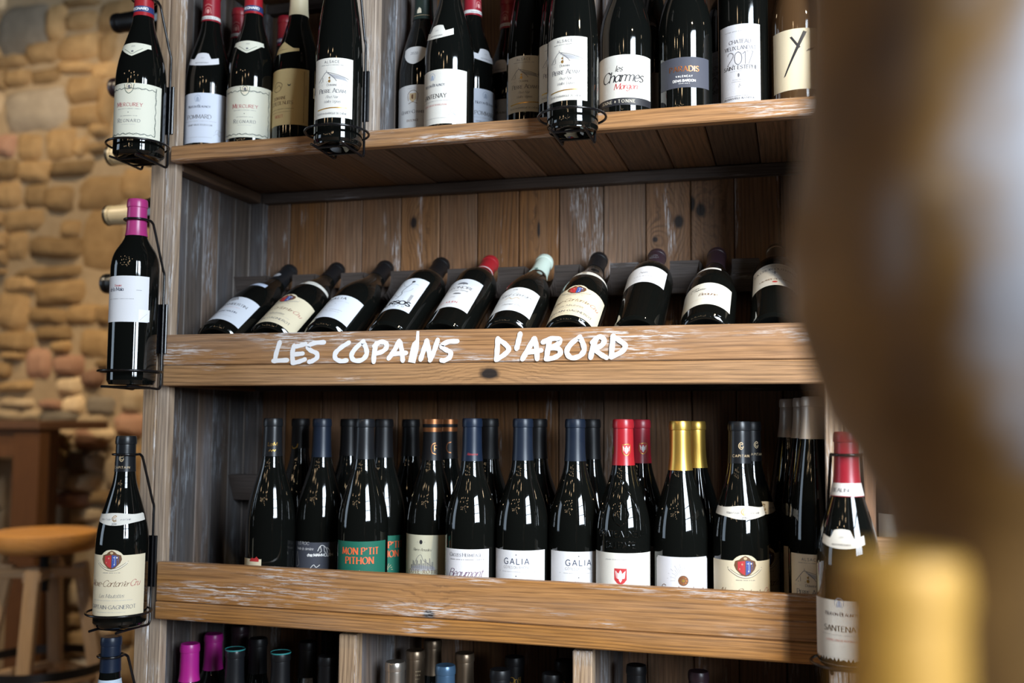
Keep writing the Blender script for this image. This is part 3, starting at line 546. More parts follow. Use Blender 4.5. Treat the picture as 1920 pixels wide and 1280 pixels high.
CG_N = [('s', [(3.2, 13.6), (0, 15), (-3.4, 12), (-3.4, 9), (0, 6), (3.2, 7.4)], 1.0, 'gold'), ('s', [(2, 12), (-1, 12), (-1, 8), (2, 8), (2, 10)], .8, 'gold'), ('t', '2019', 0, .6, 3.2, 'sans', 'grey', .12), ('t', 'Maison Fondée', -16, 7.8, 3.0, 'script', 'grey', .02), ('t', 'en la Famille', 16, 7.8, 3.0, 'script', 'grey', .02)]
CG_C = (.242, [('s', [(2.6, 22), (0, 24), (-3, 21), (-3, 17), (0, 14), (2.6, 16)], .9, 'tan'), ('s', [(2.6, 21), (-1, 21), (-1, 17), (2.6, 17), (2.6, 19)], .8, 'tan'), ('t', 'CAPITAIN', 0, 3.0, 3.4, 'sans', 'tan', .36)])
MAIA = [('t', 'Domaine', 4, 56, 3.4, 'serif', 'red', .06), ('t', 'de la Maïa', 0, 49, 5.8, 'serif', 'navy', .06), ('m', 30+8, 50, 9, 1.4, 'grey'), ('m', 8, 36, 44, 1.2, 'grey'), ('b', 38, 1, 56, 20, 'white'), ('s', [(40, 3), (46, 9), (52, 14)], .4, 'lg')]
URSO = [('t', 'URSOS', 4, 17, 12, 'bold', 'black', .10), ('t', 'TINTO', 4, 9, 4.4, 'sans', 'grey', 1.0), ('s', [(-4, 36), (0, 44), (2, 54), (-1, 64), (2, 76), (6, 88), (8, 98)], 1.1, 'black'), ('e', 8, 100, 3, 3.4, 'black'), ('s', [(0, 44), (-9, 52), (-12, 60)], .5, 'grey'), ('s', [(2, 60), (12, 66), (15, 76)], .5, 'grey'), ('s', [(4, 80), (-4, 86), (-8, 96)], .5, 'grey'), ('s', [(6, 88), (14, 92), (20, 90)], .5, 'grey'), ('l', [(-10, 35), (10, 36)], .8, 'black'), ('m', -15, 46, 10, 2, 'grey'), ('m', -15, 52, 8, 2, 'grey'), ('b', 18, 30, 23, 54, 'lg'), ('m', -14, 106, 14, 2, 'lg')]
CHAMB = [('e', 0, 74, 7, 6, 'lg'), ('s', [(-8, 70), (-4, 80), (4, 80), (8, 70)], .8, 'grey'), ('t', 'CHAMBERTIN', 6, 52, 6.8, 'serif', 'grey', .14), ('m', 0, 44, 50, 1.6, 'pink'), ('t', 'DOMAINE NAUDIN', 4, 28, 4.2, 'serif', 'navy', .1), ('m', 0, 14, 46, 1.4, 'lg')]
LEON = [('e', 4, 84, 9, 5, 'grey'), ('b', -6, 78, 14, 82, 'white', 2), ('t', 'LÉONORE', 4, 66, 8, 'serif', 'grey', .14), ('t', 'Grand Terroir', 4, 57, 5, 'script', 'black', .06), ('e', 4, 48, 7, 2.4, 'grey'), ('t', '2018', 0, 34, 3, 'serif', 'lg'), ('t', 'ST JULIEN', -2, 15, 5, 'serif', 'red', .2), ('m', -2, 10, 44, 1.4, 'lg')]
GEOR = [('t', '2018', 0, 70, 3, 'serif', 'grey'), ('t', 'Saint Georges', 4, 50, 8.4, 'script', 'grey', .06), ('s', [(-10, 38), (-4, 44), (2, 38), (8, 44), (14, 40)], 1.4, 'tan'), ('m', 0, 30, 50, 1.4, 'lg'), ('t', 'Premier Cru', 4, 18, 5.4, 'script', 'grey', .06)]
PLAIN1 = [('t', 'Nuits', 0, 32, 6, 'script', 'grey', .06), ('t', 'VILLAGES', 0, 20, 3.6, 'serif', 'lg', .5), ('m', 0, 10, 30, 1.3, 'lg')]
BEAU = [('t', 'Domaine', -16, 56, 4, 'italic', 'black', .06), ('t', 'L. Pagiddan', -10, 49, 4.6, 'italic', 'black', .06), ('t', 'Beaune', 6, 30, 8, 'italic', 'brown', .08), ('m', 0, 18, 44, 1.4, 'tan'), ('b', -50, 0, -30, 30, 'cream')]
CROIX = [('m', 0, 66, 40, 2, 'grey'), ('t', 'LA CROIX DU PERRON', 2, 52, 6.4, 'serif', 'grey', .05), ('l', [(0, 38), (0, 48)], 1.8, 'grey'), ('l', [(-4, 44), (4, 44)], 1.6, 'grey'), ('m', 0, 33, 30, 1.2, 'lg'), ('t', 'LALANDE DE POMEROL', 2, 18, 4, 'serif', 'brown', .08), ('e', 0, 11, 4, 2.6, 'red'), ('m', 0, 4, 50, 1.2, 'lg')]

def FL(key, z0, z1, deg, col, art, shape=None, **k): return dict(key=key, z0=z0, z1=z1, deg=deg, col=col, art=art, shape=shape, **k)
L_MERC = [FL('merc', .014, .102, 78, IVORY, MERC), FL('mercn', .160, .184, 52, IVORY, MERC_N, shape_pent(.160, .184), name='neck_label')]
L_POM = [FL('pom', .014, .101, 88, BLUEW, POM), FL('bell', .150, .174, 46, (.78, .78, .82), BELL_N, shape_bell(.150, .174), name='neck_label')]
L_SANT = [FL('sant', .010, .098, 80, WARM, SANT), FL('bell2', .150, .174, 46, WARM, BELL_N, shape_bell(.150, .174), name='neck_label')]
L_SANT2 = [FL('sant3', .006, .086, 80, WARM, SANT), FL('bell2', .150, .174, 46, WARM, BELL_N, shape_bell(.150, .174), name='neck_label')]
L_NUITS = [FL('nuits', .033, .129, 75, YEL, NUITS), FL('nuitn', .158, .180, 50, YEL, [('m', 0, 6, 20, 1.4, 'brown')], shape_gable(.158, .180), name='neck_label')]
def L_ADAM(h): return [FL('adam%d' % h, .036 if h == 92 else .008, (.036 if h == 92 else .008)+h*.001, 52, WARM, A_ADAM(h))]
L_GEVR = [FL('gevr', .010, .100, 62, WHITE, GEVR), FL('heart', .136, .168, 34, WHITE, [('t', '2020', 0, 17, 4.4, 'serif', 'grey')], shape_heart(.136, .168), name='neck_label')]
def L_ALX(z): return [FL('aloxe%d' % int(z*1000), z, z+.093, 80, CREAM, A_ALOXE(), shape_crown(z, z+.093, z+.1015, 0, .31)), FL('cgn', .158, .177, 88, WARM, CG_N, shape_scroll(.158, .177), name='neck_label')]
L_ALOXE, L_ALOXE_H = L_ALX(.008), L_ALX(.020)
L_MERC_H = [FL('merch', .026, .114, 78, IVORY, MERC), L_MERC[1]]
def L_GAL(y): return [FL('gal'+y, .003, .101, 70, (.78, .79, .82), A_GAL(y))]
RED_BAND = (.241, .247, WHITE_BAND, [('m', 0, 1.8, 26, 1.8, 'grey')])
RED_ART = (.247, [('s', [(-5, 4), (-3, 14), (3, 14), (5, 4)], .9, 'pink'), ('e', 0, 8, 2.6, 4, 'pink'), ('s', [(-6, 18), (0, 21), (6, 18)], .8, 'pink')])
REG_BAND = (.242, .252, plain('capsule_navy_band', (.03, .05, .16), .4), [('t', 'REGNARD', 0, 3, 4.2, 'bold', 'white', .2)])

S1, S2, S3, S4 = .4565, .0878, -.2945, -.6755
# ------------------------------------------------------------------ bookcase
bc = empty('wine_bookcase', (0, 0, 0), 'tall weathered wooden bookcase holding wine bottles, white lettering on its middle ledge', 'bookcase')
ZB, ZT = -ZC+.0, 1.02
def posts(x0, x1, split, z0=ZB, z1=ZT, d=.02):
    box('post', x0, split-.0004, 0, d, z0, z1, W_POST, bc); box('post', split+.0004, x1, .0012, d, z0, z1, W_POST, bc)
posts(-1.048, -.9995, -1.0215); posts(.042, .091, .066)
# side walls of vertical planks, and the outer skin
for sx, x0, x1 in ((-1, -1.045, -1.025), (1, .068, .088)):
    ys = [.0215, .075, .128, .176, .232, .285, .305]
    for a, b in zip(ys, ys[1:]): box('plank', x0, x1, a+.0006, b-.0006, ZB, ZT, W_SIDE, bc)
# back wall planks
SE = [-1.024, -.948, -.871, -.794, -.714, -.636, -.561, -.481, -.405, -.323, -.247, -.168, -.092, -.015, .0675]
KN = {4: ((-.688, .374, .016, .0085),), 11: ((-.1505, .371, .016, .012), (-.166, .383, .018, .009)), 10: ((-.188, .352, .016, .0115), (-.230, .322, .007, .006)), 7: ((-.443, .350, .022, .0035),)}
for i, (a, b) in enumerate(zip(SE, SE[1:])):
    cx, cz = (a+b)/2, (ZB+ZT)/2
    mt = W_BACK
    if i in KN: mt = wood('wood_back_knot_%d' % i, 2, (.24, .118, .055), (.06, .029, .014), F=130, grey=.2, greycol=(.24, .18, .13), white=.2, lines=.75, knots=tuple((kz-cz, kx-cx, rz, rx) for kx, kz, rz, rx in KN[i]), vary=.2)
    y = .305+.0012*((i*7) % 3)
    box('plank', a+.0007, b-.0007, y, y+.014, ZB, ZT, mt, bc)
box('leak_block_panel', -1.024, .0675, .3215, .329, ZB, ZT, W_UNDER, bc)  # added unseen board, blocks light leaking through the plank gaps
box('corner_batten', -1.0245, -.996, .2865, .3045, ZB, ZT, W_SIDE, bc)
# shelves: planks running front to back, front rail, back rail
def shelf(z, ztop_lip, zbot, mlip, mrail=None):
    xs = [-1.0225]; rng = random.Random(int(z*1000)+3)
    while xs[-1] < -.01: xs.append(xs[-1]+rng.uniform(.058, .085))
    xs[-1] = .0655
    for a, b in zip(xs, xs[1:]): box('plank', a+.0008, b-.0008, .0045, .3035, z-.0125-rng.uniform(0, .001), z-.0006, W_UNDER, bc)
    box('ledge', -1.0, .0420, -.016, .0035, zbot, ztop_lip, mlip, bc, bev=.002)
    box('shelf_rail', -1.0, .042, .284, .3035, z-.034, z-.0145, W_RAIL, bc); box('shelf_rail', -1.0235, -1.0, .022, .283, z-.034, z-.0145, W_UNDER, bc); box('shelf_rail', -1.0, .042, .0045, .020, zbot+.004, z-.0145, W_UNDER, bc)
shelf(S1, S1, .430, W_LEDGE)
shelf(S2, .0871, .054, W_LIP_K); shelf(S3, -.2951, -.323, W_LIP); shelf(S4, S4, -.708, W_LIP); shelf(.84, .84, .812, W_LEDGE)
lb2 = box('ledge', -1.0, .042, -.0163, .0035, .0878, .138, W_LEDGE, bc, bev=.0015)
lb3 = box('ledge', -1.0, .042, -.0140, .0035, -.2945, -.2325, W_LEDGE_K, bc, bev=.0018)
box('ledge', -1.0, .042, -.0140, .0035, S4+.0005, -.620, W_LEDGE, bc)
# uprights between bays
def upright(x0, x1, z0, z1):
    box('upright', x0, x1, .0046, .030, z0, z1, W_POST, bc)
    ys = [.0305, .10, .172, .24, .303]
    for a, b in zip(ys, ys[1:]): box('plank', x0+.004, x1-.004, a+.0006, b-.0006, z0, z1, W_SIDE, bc)
upright(-.687, -.640, S1+.0005, .805); upright(-.304, -.284, S1+.0005, .805)
upright(-.683, -.654, S4+.0005, -.331); upright(-.313, -.284, S4+.0005, -.331)
MX = [-.9268, -.8272, -.7283, -.6189, -.5247, -.4224, -.3242, -.2224, -.1202, -.0230]
TILT = 33.5; ta = math.tan(math.radians(TILT))
def neck_rail(ztop, zbot, notch):
    xe = .0675 if notch else -.71
    xs = set([-1.0245, xe])
    for x in MX if notch else []:
        for k in range(-6, 7): xs.add(x+.0265*math.sin(k*PI/12))
        xs.add(x-.0266); xs.add(x+.0266)
    xs = sorted(xs); yf, yb, yfb = .232, .268, .254; v, f = [], []
    def top(x, y):
        z = ztop
        if notch:
            for m in MX:
                if abs(x-m) < .02651:
                    ax = .1215+(y-.0268)*ta; z = min(z, ax-math.sqrt(max(0, .0265**2-(x-m)**2))*1.38)
        return max(z, zbot+.004)
    for x in xs: v += [(x, yf, top(x, yf)+ZC), (x, yb, top(x, yb)+ZC), (x, .29, zbot+ZC), (x, yfb, zbot+ZC)]
    for i in range(len(xs)-1):
        for k in range(4): f.append((i*4+k, i*4+(k+1) % 4, i*4+4+(k+1) % 4, i*4+4+k))
    f += [(0, 3, 2, 1), tuple(len(v)-4+k for k in range(4))]
    link('neck_rail', mk('neck_rail', v, f, W_RAIL), bc)
    box('rail_block', -1.0, min(xe, .042), .2695, .3035, zbot+.001, ztop-.022, W_RAIL, bc)
neck_rail(.2706, .2185, True); neck_rail(-.1043, -.152, False)
# painted words on the middle ledge
STROKES = [[(-786.3, 121.5), (-791.8, 104.7), (-793.8, 92.3)], [(-795.0, 93.0), (-771.8, 93.9)], [(-760.7, 115.9), (-763.3, 104.4), (-761.9, 89.4)], [(-760.6, 115.3), (-750.9, 116.6), (-740.3, 119.5)], [(-762.3, 102.6), (-744.8, 104.2)], [(-761.9, 89.4), (-752.2, 91.0), (-740.7, 94.8)], [(-709.5, 121.3), (-725.8, 120.3), (-736.3, 114.6), (-731.3, 108.9), (-720.6, 103.9), (-720.4, 96.9), (-729.0, 91.7), (-733.8, 90.9)], [(-666.6, 119.8), (-679.7, 112.1), (-688.6, 103.5), (-687.9, 95.7), (-679.2, 91.6), (-668.8, 92.5)], [(-642.1, 121.2), (-655.1, 110.1), (-660.9, 99.7), (-655.6, 92.4), (-643.4, 92.9), (-635.5, 101.2), (-636.7, 111.6), (-642.1, 121.2)], [(-619.6, 117.4), (-622.7, 102.7), (-623.2, 89.8)], [(-622.4, 114.5), (-613.2, 120.2), (-604.5, 119.2), (-601.9, 112.8), (-608.3, 106.0), (-621.2, 101.9)], [(-581.8, 120.3), (-589.8, 105.8), (-598.5, 94.7)], [(-580.0, 119.4), (-576.6, 105.6), (-574.9, 91.1)], [(-591.6, 101.5), (-569.6, 103.0)], [(-536.3, 120.4), (-541.5, 105.2), (-545.8, 92.5)], [(-535.4, 119.6), (-532.4, 105.1), (-529.2, 92.3)], [(-529.9, 92.3), (-523.5, 106.7), (-518.3, 122.2)], [(-487.9, 119.7), (-501.3, 119.1), (-511.9, 113.3), (-506.5, 107.8), (-497.8, 103.0), (-498.8, 95.4), (-507.1, 90.9), (-512.0, 91.0)], [(-422.8, 121.7), (-423.6, 107.1), (-424.7, 92.1)], [(-422.3, 121.2), (-411.9, 114.7), (-405.8, 106.5), (-412.6, 98.6), (-425.3, 90.9)], [(-388.4, 128.5), (-391.2, 116.6), (-393.7, 107.0)], [(-367.4, 120.9), (-375.8, 106.5), (-384.7, 91.4)], [(-365.7, 120.9), (-363.0, 106.3), (-362.1, 91.5)], [(-375.8, 101.5), (-355.9, 104.2)], [(-343.6, 118.4), (-346.1, 104.4), (-347.8, 91.7)], [(-352.6, 116.5), (-341.1, 121.1), (-328.5, 120.3), (-330.2, 113.6), (-343.6, 107.4)], [(-343.6, 107.4), (-330.2, 106.7), (-327.1, 99.3), (-336.0, 93.2), (-348.6, 91.3)], [(-298.5, 122.6), (-311.0, 113.0), (-317.3, 101.6), (-310.9, 92.9), (-298.5, 94.9), (-291.4, 103.7), (-293.9, 115.2), (-298.5, 122.6)], [(-274.6, 117.3), (-279.5, 103.6), (-281.7, 92.6)], [(-278.7, 115.4), (-268.9, 122.9), (-261.8, 118.3), (-265.6, 110.2), (-277.9, 104.9)], [(-276.3, 104.9), (-266.4, 97.0), (-258.3, 92.3)], [(-248.5, 122.9), (-250.1, 108.1), (-251.3, 92.8)], [(-248.5, 122.6), (-237.9, 116.0), (-231.0, 109.1), (-236.3, 100.6), (-251.8, 93.2)]]
BOT = [(-553.2, 136.4), (-548.8, 136.4), (-550.4, 122.4), (-548.7, 118.9), (-549.3, 108.7), (-554.8, 87.0), (-566.6, 89.1), (-561.6, 112.3), (-559.5, 118.2), (-554.4, 122.8)]
def ledge_words(lo, hi):
    v, f = [], []; rng = random.Random(2); lz = lb2.location.z; lx = lb2.location.x; yy = -.0163-lb2.location.y-.0004; cn = [0]
    def quad(q0, ly):
      for q in fan(q0):
        q = flip([(p[0], p[1]) for p in q]); b = len(v)
        for p in q: v.append((p[0]*.001-lx, yy-ly*.00002, p[1]*.001+ZC-lz))
        f.append(tuple(range(b, b+len(q))))
    for i, s in enumerate(STROKES):
        if not lo < s[0][0] < hi: continue
        P = [tuple(p)[:2] for p in catmull([(*p, 0) for p in s], 5)] if len(s) > 2 else [(s[0][0]+(s[1][0]-s[0][0])*k/5, s[0][1]+(s[1][1]-s[0][1])*k/5) for k in range(6)]
        P[0] = (P[0][0]+(P[0][0]-P[1][0])*.4, P[0][1]+(P[0][1]-P[1][1])*.4)
        W = 7.7; cnt = [0]
        def wf(d): cnt[0] += 1; return W*(1+.07*math.sin(cnt[0]*1.3+i))*(.94 if abs(d.x) > abs(d.y) else 1.02)
        for q in ribbon(P, wf): quad(q, i*3)
        for e, k in ((P[0], 1), (P[-1], 2)):
            quad([(e[0]+W*.46*math.cos(a*PI/4+.2*i), e[1]+W*.46*math.sin(a*PI/4+.2*i)) for a in range(8)], i*3+k)
    b = len(v)
    bm = [(p[0], p[1]) for p in BOT]
    if lo < -550 < hi:
        for q in poly_cols(bm, 20): quad(q, 0)
    link('painted_lettering', mk('painted_lettering', v, f, plain('white_paint', (.80, .80, .82), .55)), lb2)
ledge_words(-900, -700.5) ; ledge_words(-700.5, -450); ledge_words(-450, 0)

# ------------------------------------------------------------------ wire bottle holders
def holder_meshes(kind):
    k = ('h', kind)
    if k in CACHE: return CACHE[k]
    R = PROFS[kind]['R']; yb = .044; zr = .0225; fl_ = kind == 'flute'
    v, f = [], []
    tube_geo([(.0485*math.cos(a*PI/18), .0485*math.sin(a*PI/18)-.003, zr) for a in range(36)], .0019, 8, True, v, f)
    ring = mk('base_ring', v, f, IRON, auto=60)
    v, f = [], []; zt = .311 if fl_ else .268; zb_ = .165 if fl_ else .172
    for s in (-1, 1):
        x = s*.024
        pts = catmull([(x, -.040, -.0025), (x, -.02, -.0025), (x, .02, -.0035), (x, yb-.005, -.004), (x, yb, .002)], 4)+[Vector((x, yb, .06)), Vector((x, yb, zb_-.002))]
        pts += catmull([(x, yb, zb_), (x, yb, zb_+.012), (x*.97, yb-.003, zb_+.020)], 3)+[Vector((x*.80, .020, zt-.012))]+catmull([(x*.78, .017, zt-.004), (x*.76, .011, zt), (x*.74, .004, zt)], 3)
        tube_geo(pts, .0021, 8, False, v, f)
    back = mk('wire_frame', v, f, IRON, auto=60)
    v, f = [], []
    tube_geo([(.0192*math.cos(a*PI/15), .0192*math.sin(a*PI/15), zt) for a in range(30)], .0019, 8, True, v, f)
    nring = mk('neck_ring', v, f, IRON, auto=60)
    plate = box_mesh(.058, .004, .082, IRON, .0008)
    v, f = [], []
    tube_geo([(-.024, 0, 0), (.024, 0, 0)], .0019, 8, False, v, f)
    CACHE[k] = (ring, back, nring, plate, mk('cross_bar', v, f, IRON, auto=60)); return CACHE[k]
HY = -.0690
def holder(label, kind, x, z, zp=.075, dz=0):
    r = empty('bottle_holder', (x, HY, z+ZC-.0012), label, 'bottle holder', 'black wire bottle holders on the bookcase posts')
    a, b, c, p, d = holder_meshes(kind)
    link('base_ring', a, r, (0, 0, dz)); link('wire_frame', b, r); link('neck_ring', c, r); link('cross_bar', d, r, (0, -.02, -.0025)); link('cross_bar', d, r, (0, .018, -.0035))
    link('back_plate', p, r, (0, .0485, zp+.02)); 
    q = link('spacer', box_mesh(.03, .0165, .05, IRON, .0008), r, (0, .0590, zp+.02))
    return r
GHB = 'bottles hanging in wire holders'
def hb(label, hl, kind, x, z, **k):
    holder(hl, kind, x, z, dz=k.pop('dz', 0)); return bottle(label, kind, x, HY, z, group=GHB, **k)
hb('red-capped bottle with ornate ivory label in the top holder of the left post', 'wire holder under the red-capped bottle at the top of the left post', 'burgundy', -1.0222, .4215, rot=10, cap=C_RED2, capz=.236, labels=L_MERC_H, capband=REG_BAND)
hb('straight-shouldered bottle with magenta capsule and white label, holder beside the middle ledge', 'wire holder around the magenta-capped bottle on the left post', 'bordeaux', -1.0205, .0535, rot=-10, cap=C_PINK, capz=.240,
   labels=[FL('maia', .098, .171, 82, (.80, .81, .85), MAIA)])
hb('black-capped bottle with crest on cream label, holder beside the lower ledge', 'wire holder around the crest-labelled bottle on the left post', 'burgundy', -1.0252, -.324, rot=15, cap=C_BLACKS, capz=.240, labels=L_ALOXE_H, capart=CG_C)
hb('navy-capped bottle with red capsule top at the bottom left corner below the other post bottles', 'lowest wire holder on the left post, cut by the frame', 'burgundy', -1.0388, -.6385, rot=15, cap=C_NAVY, capz=.243,
   labels=[FL('h4n', .205, .232, 170, (.55, .66, .78), [('t', 'NATURE', 0, 12, 5, 'thin', 'white')], shape_band(.205, .232), name='neck_label'), FL('h4', .010, .10, 75, WARM, SANT)])
hb('slim tapering bottle with farmhouse label in the holder on the left upright, top shelf', 'wire holder under the slim bottle on the left upright, top shelf', 'flute', -.6669, .4165, rot=8, cap=C_WHITE, capz=.27, labels=L_ADAM(92))
hb('slim tapering bottle with farmhouse label in the middle holder, top shelf beside red script label', 'wire holder under the slim bottle in the middle of the top ledge', 'flute', -.2983, .4130, rot=-6, cap=C_WHITE, capz=.27, labels=L_ADAM(92))
hb('large red-capped bottle with cream label in the holder on the right post', 'wire holder under the bottle on the right post', 'burgundy', .0660, -.3075, dz=-.018, rot=-15, cap=C_RED, capz=.214, labels=L_SANT2, capband=(.215, .231, WHITE_BAND, [('t', 'BEAUNOY', 0, 5, 4.4, 'serif', 'grey', .1)]))

# ------------------------------------------------------------------ top shelf
GT = 'bottles standing on the top shelf'
def tb(label, kind, x, y, **k): return bottle(label, kind, x, y, S1, group=GT, **k)
tb('bottle with plain bluish-white label, leftmost on the top shelf', 'burgundy', -.9790, .0595, rot=12, cap=C_RED, labels=L_POM, capband=RED_BAND, capart=RED_ART)
tb('red-capped bottle half hidden behind the bluish-white label bottle, top shelf', 'burgundy', -.9715, .142, rot=5, cap=C_RED, labels=L_POM, capband=RED_BAND, capart=RED_ART)
tb('bottle with ornate ivory label standing beside the yellow-label bottle, top shelf', 'burgundy', -.8890, .0487, rot=16, cap=C_RED2, labels=L_MERC, capband=REG_BAND)
tb('dark red-capped bottle behind the yellow-label bottle, top shelf', 'burgundy', -.907, .1955, rot=10, cap=C_RED, labels=L_MERC, capband=REG_BAND)
tb('bottle with yellow label and cream capsule on the top shelf', 'burgundy', -.8085, .0614, rot=-18, cap=C_CREAM, capz=.232, labels=L_NUITS)
tb('cream-capped bottle behind the left slim holder bottle, top shelf', 'burgundy', -.8177, .1987, rot=20, cap=C_CREAM, capz=.232, labels=L_NUITS)
tb('bottle with dark green capsule and shield neck label, top shelf beside left upright', 'burgundy', -.5985, .112, rot=-3, cap=C_GREEN, capz=.222, labels=L_GEVR, capart=(.226, [('s', [(-15, 3), (0, 2), (15, 3)], .6, 'tan'), ('p', [(-4, 6), (3, 6), (2, 14), (-1, 17), (-4, 12)], 'cream')]))
tb('bottle with white label and bell-shaped neck label, front of top shelf middle bay', 'burgundy', -.5280, .0485, rot=-17, cap=C_RED, labels=L_SANT, capband=RED_BAND, capart=RED_ART)
tb('red-capped bottle right behind the white bell-label bottle, top shelf', 'burgundy', -.5240, .152, rot=60, cap=C_RED, labels=L_POM, capband=RED_BAND, capart=RED_ART)
tb('red-capped bottle with visible neck label in the second row, top shelf middle bay', 'burgundy', -.478, .222, rot=-12, cap=C_RED, labels=L_POM, capband=RED_BAND, capart=RED_ART)
tb('farthest red-capped bottle against the back of the top shelf, middle bay', 'burgundy', -.402, .2560, rot=15, cap=C_RED, labels=L_POM, capband=RED_BAND, capart=RED_ART)
tb('slim farmhouse-label bottle standing farther back, left of the middle holder, top shelf', 'flute', -.4077, .0985, rot=0, cap=C_WHITE, capz=.27, labels=L_ADAM(92))
tb('slim farmhouse-label bottle mostly hidden behind the middle holder bottle, top shelf', 'flute', -.3440, .0566, rot=-4, cap=C_WHITE, capz=.27, labels=L_ADAM(92))
tb('bottle with black script and red word on white label, black band below, top shelf', 'rhone', -.2407, .050, rot=-4, cap=C_BLACK, labels=[FL('charm', .018, .0945, 80, WARM, CHARM)])
tb('dark bottle showing a sliver of white label behind the slate-label bottle, top shelf', 'rhone', -.2105, .140, rot=70, cap=C_BLACK, labels=[FL('charm', .018, .0945, 80, WARM, CHARM)])
tb('bottle with slate-grey label and copper word on the top shelf', 'rhone', -.1494, .050, rot=3, cap=C_BLACKS, labels=[FL('para', .036, .082, 60, (.075, .08, .105), PARA)])
tb('straight-shouldered bottle with tall white label and large thin year, top shelf', 'bordeaux', -.0640, .0620, rot=-8, cap=C_BLACK, labels=[FL('land', .012, .130, 51, (.66, .67, .72), LAND)])
tb('straight-shouldered bottle behind the tall white year label, top shelf', 'bordeaux', -.0880, .1600, rot=-20, cap=C_ORANGE, labels=[FL('land', .012, .130, 51, (.66, .67, .72), LAND)])
tb('brown glass bottle with cream label and one brushed letter, right end of top shelf', 'rhone', .0170, .0575, rot=-2, cap=C_BLACK, glass=GLASS_B, labels=[FL('ylab', .022, .112, 62, CREAM, YLAB)])

# ------------------------------------------------------------------ tilted row on the middle shelf
GM = 'bottles lying tilted on the middle shelf'
def mb(i, label, kind, rot=0, **k): return bottle(label, kind, MX[i], .0268, .1215, rot=rot, tilt=TILT, group=GM, **k)
mb(0, 'tilted bottle with white label and silver-flecked black capsule, leftmost of the tilted row', 'burgundy', -6, cap=C_BLACKS, capz=.228, labels=[FL('chamb', .022, .104, 66, (.74, .78, .86), CHAMB), FL('chambn', .160, .175, 40, (.6, .68, .85), [], shape_band(.160, .175), name='neck_label')], capart=(.232, [('p', [(-4, 8), (0, 4), (6, 8), (8, 16), (2, 20), (-4, 16)], 'lg')]))
mb(1, 'tilted bottle with crest on cream label, second from left in the tilted row', 'burgundy', -4, cap=C_BLACK, labels=L_ALOXE)
mb(2, 'tilted bottle with small white label, between the cream crest label and tall tree label', 'burgundy', 0, cap=C_BLACK, labels=[FL('galm', .020, .098, 60, (.76, .80, .88), [('t', 'GALIA', -4, 64, 7.4, 'sans', 'black', .36), ('m', 0, 56, 44, 1.4, 'lg'), ('e', 0, 48, .8, .8, 'grey'), ('t', '2020', -6, 38, 3.4, 'thin', 'lg'), ('m', 0, 26, 40, 3, 'lg'), ('m', 0, 20, 34, 2, 'lg')])])
mb(3, 'tilted bottle with tall white label showing a thin tree, fourth in the tilted row', 'bordeaux', -8, cap=C_BLACK, labels=[FL('urso', .048, .162, 50, (.74, .80, .88), URSO)])
mb(4, 'tilted bottle with red capsule and white estate label', 'bordeaux', -6, cap=C_RED2, capz=.245, labels=[FL('leon', .050, .152, 56, (.78, .79, .82), LEON)], capband=(.246, .249, WHITE_BAND, None))
mb(5, 'tilted bottle with pale mint-white capsule', 'burgundy', -4, cap=C_MINT, capz=.226, labels=[FL('geor', .028, .108, 60, (.78, .81, .84), GEOR)], capart=(.224, [('e', 2, 3.5, 2.6, 2.6, 'green')]))
mb(6, 'tilted bottle with crest on cream label, seventh, beside the pale mint capsule', 'burgundy', 0, cap=C_BLACK, labels=L_ALOXE)
mb(7, 'dusty tilted bottle with white label set high near the shoulder', 'bordeaux', -6, cap=C_PLUM, capz=.245, labels=[FL('plain1', .120, .178, 60, (.78, .79, .83), PLAIN1)], capart=(.250, [('m', 0, 18, 10, 2, 'lg'), ('m', 0, 12, 14, 2, 'lg'), ('m', 0, 7, 12, 2, 'lg')]))
mb(8, 'tilted bottle with white label and purple-banded black capsule, second from right in the tilted row', 'burgundy', -8, cap=C_PLUM, capz=.228, labels=[FL('beau', .032, .104, 64, (.82, .80, .72), BEAU), FL('beaun', .164, .176, 34, WHITE, [], shape_band(.164, .176), name='neck_label')])
mb(9, 'tilted dusty bottle with grey crest label beside the foreground post', 'bordeaux', 0, cap=C_BRONZE, capz=.245, labels=[FL('croix', .095, .170, 62, (.66, .64, .60), CROIX)])

# ------------------------------------------------------------------ standing bottles on the lower shelf
GL = 'bottles standing on the lower shelf'
def lo(label, kind, x, y, **k): return bottle(label, kind, x, y, S3, group=GL, **k)
lo('bottle with gold script on its black capsule, leftmost in the lower row', 'burgundy', -.8332, .0539, rot=-62, cap=C_BLACKS, capz=.234, labels=[FL('lorm', .006, .070, 72, CREAM, LORM)], capart=(.238, [('t', 'LorM', 0, 13, 6, 'hand', 'gold', .02), ('l', [(-5, 4), (-3, 7), (-1, 4), (1, 7), (3, 4), (5, 7)], 1.2, 'gold')], 90))
lo('black-capped bottle with small gold sign behind the leftmost lower bottles', 'burgundy', -.8434, .170, rot=-20, cap=C_BLACK, capz=.244, capart=(.238, [('s', [(-6, 10), (-2, 6), (4, 8), (6, 14)], 1.5, 'gold')], 10))
lo('bottle with dark slate label and white hand-drawn mammoth lettering', 'burgundy', -.7671, .1011, rot=8, cap=C_SLATE, capz=.232, labels=[FL('roc', .008, .094, 62, (.06, .065, .085), ROC)])
lo('plain black-capped bottle behind and between the slate and green label bottles', 'burgundy', -.7536, .1802, rot=50, cap=C_BLACK, capz=.232)
lo('bottle with green label and bold orange-red lettering, front of the lower row', 'burgundy', -.6666, .0515, rot=18, cap=C_BLACKS, capz=.232, labels=[FL('pith', .008, .105, 68, (.012, .125, .085), PITH)])
lo('second green-label bottle half hidden behind the first one, lower row', 'burgundy', -.6678, .1327, rot=34, cap=C_BLACK, capz=.232, labels=[FL('pith', .008, .105, 68, (.012, .125, .085), PITH)])
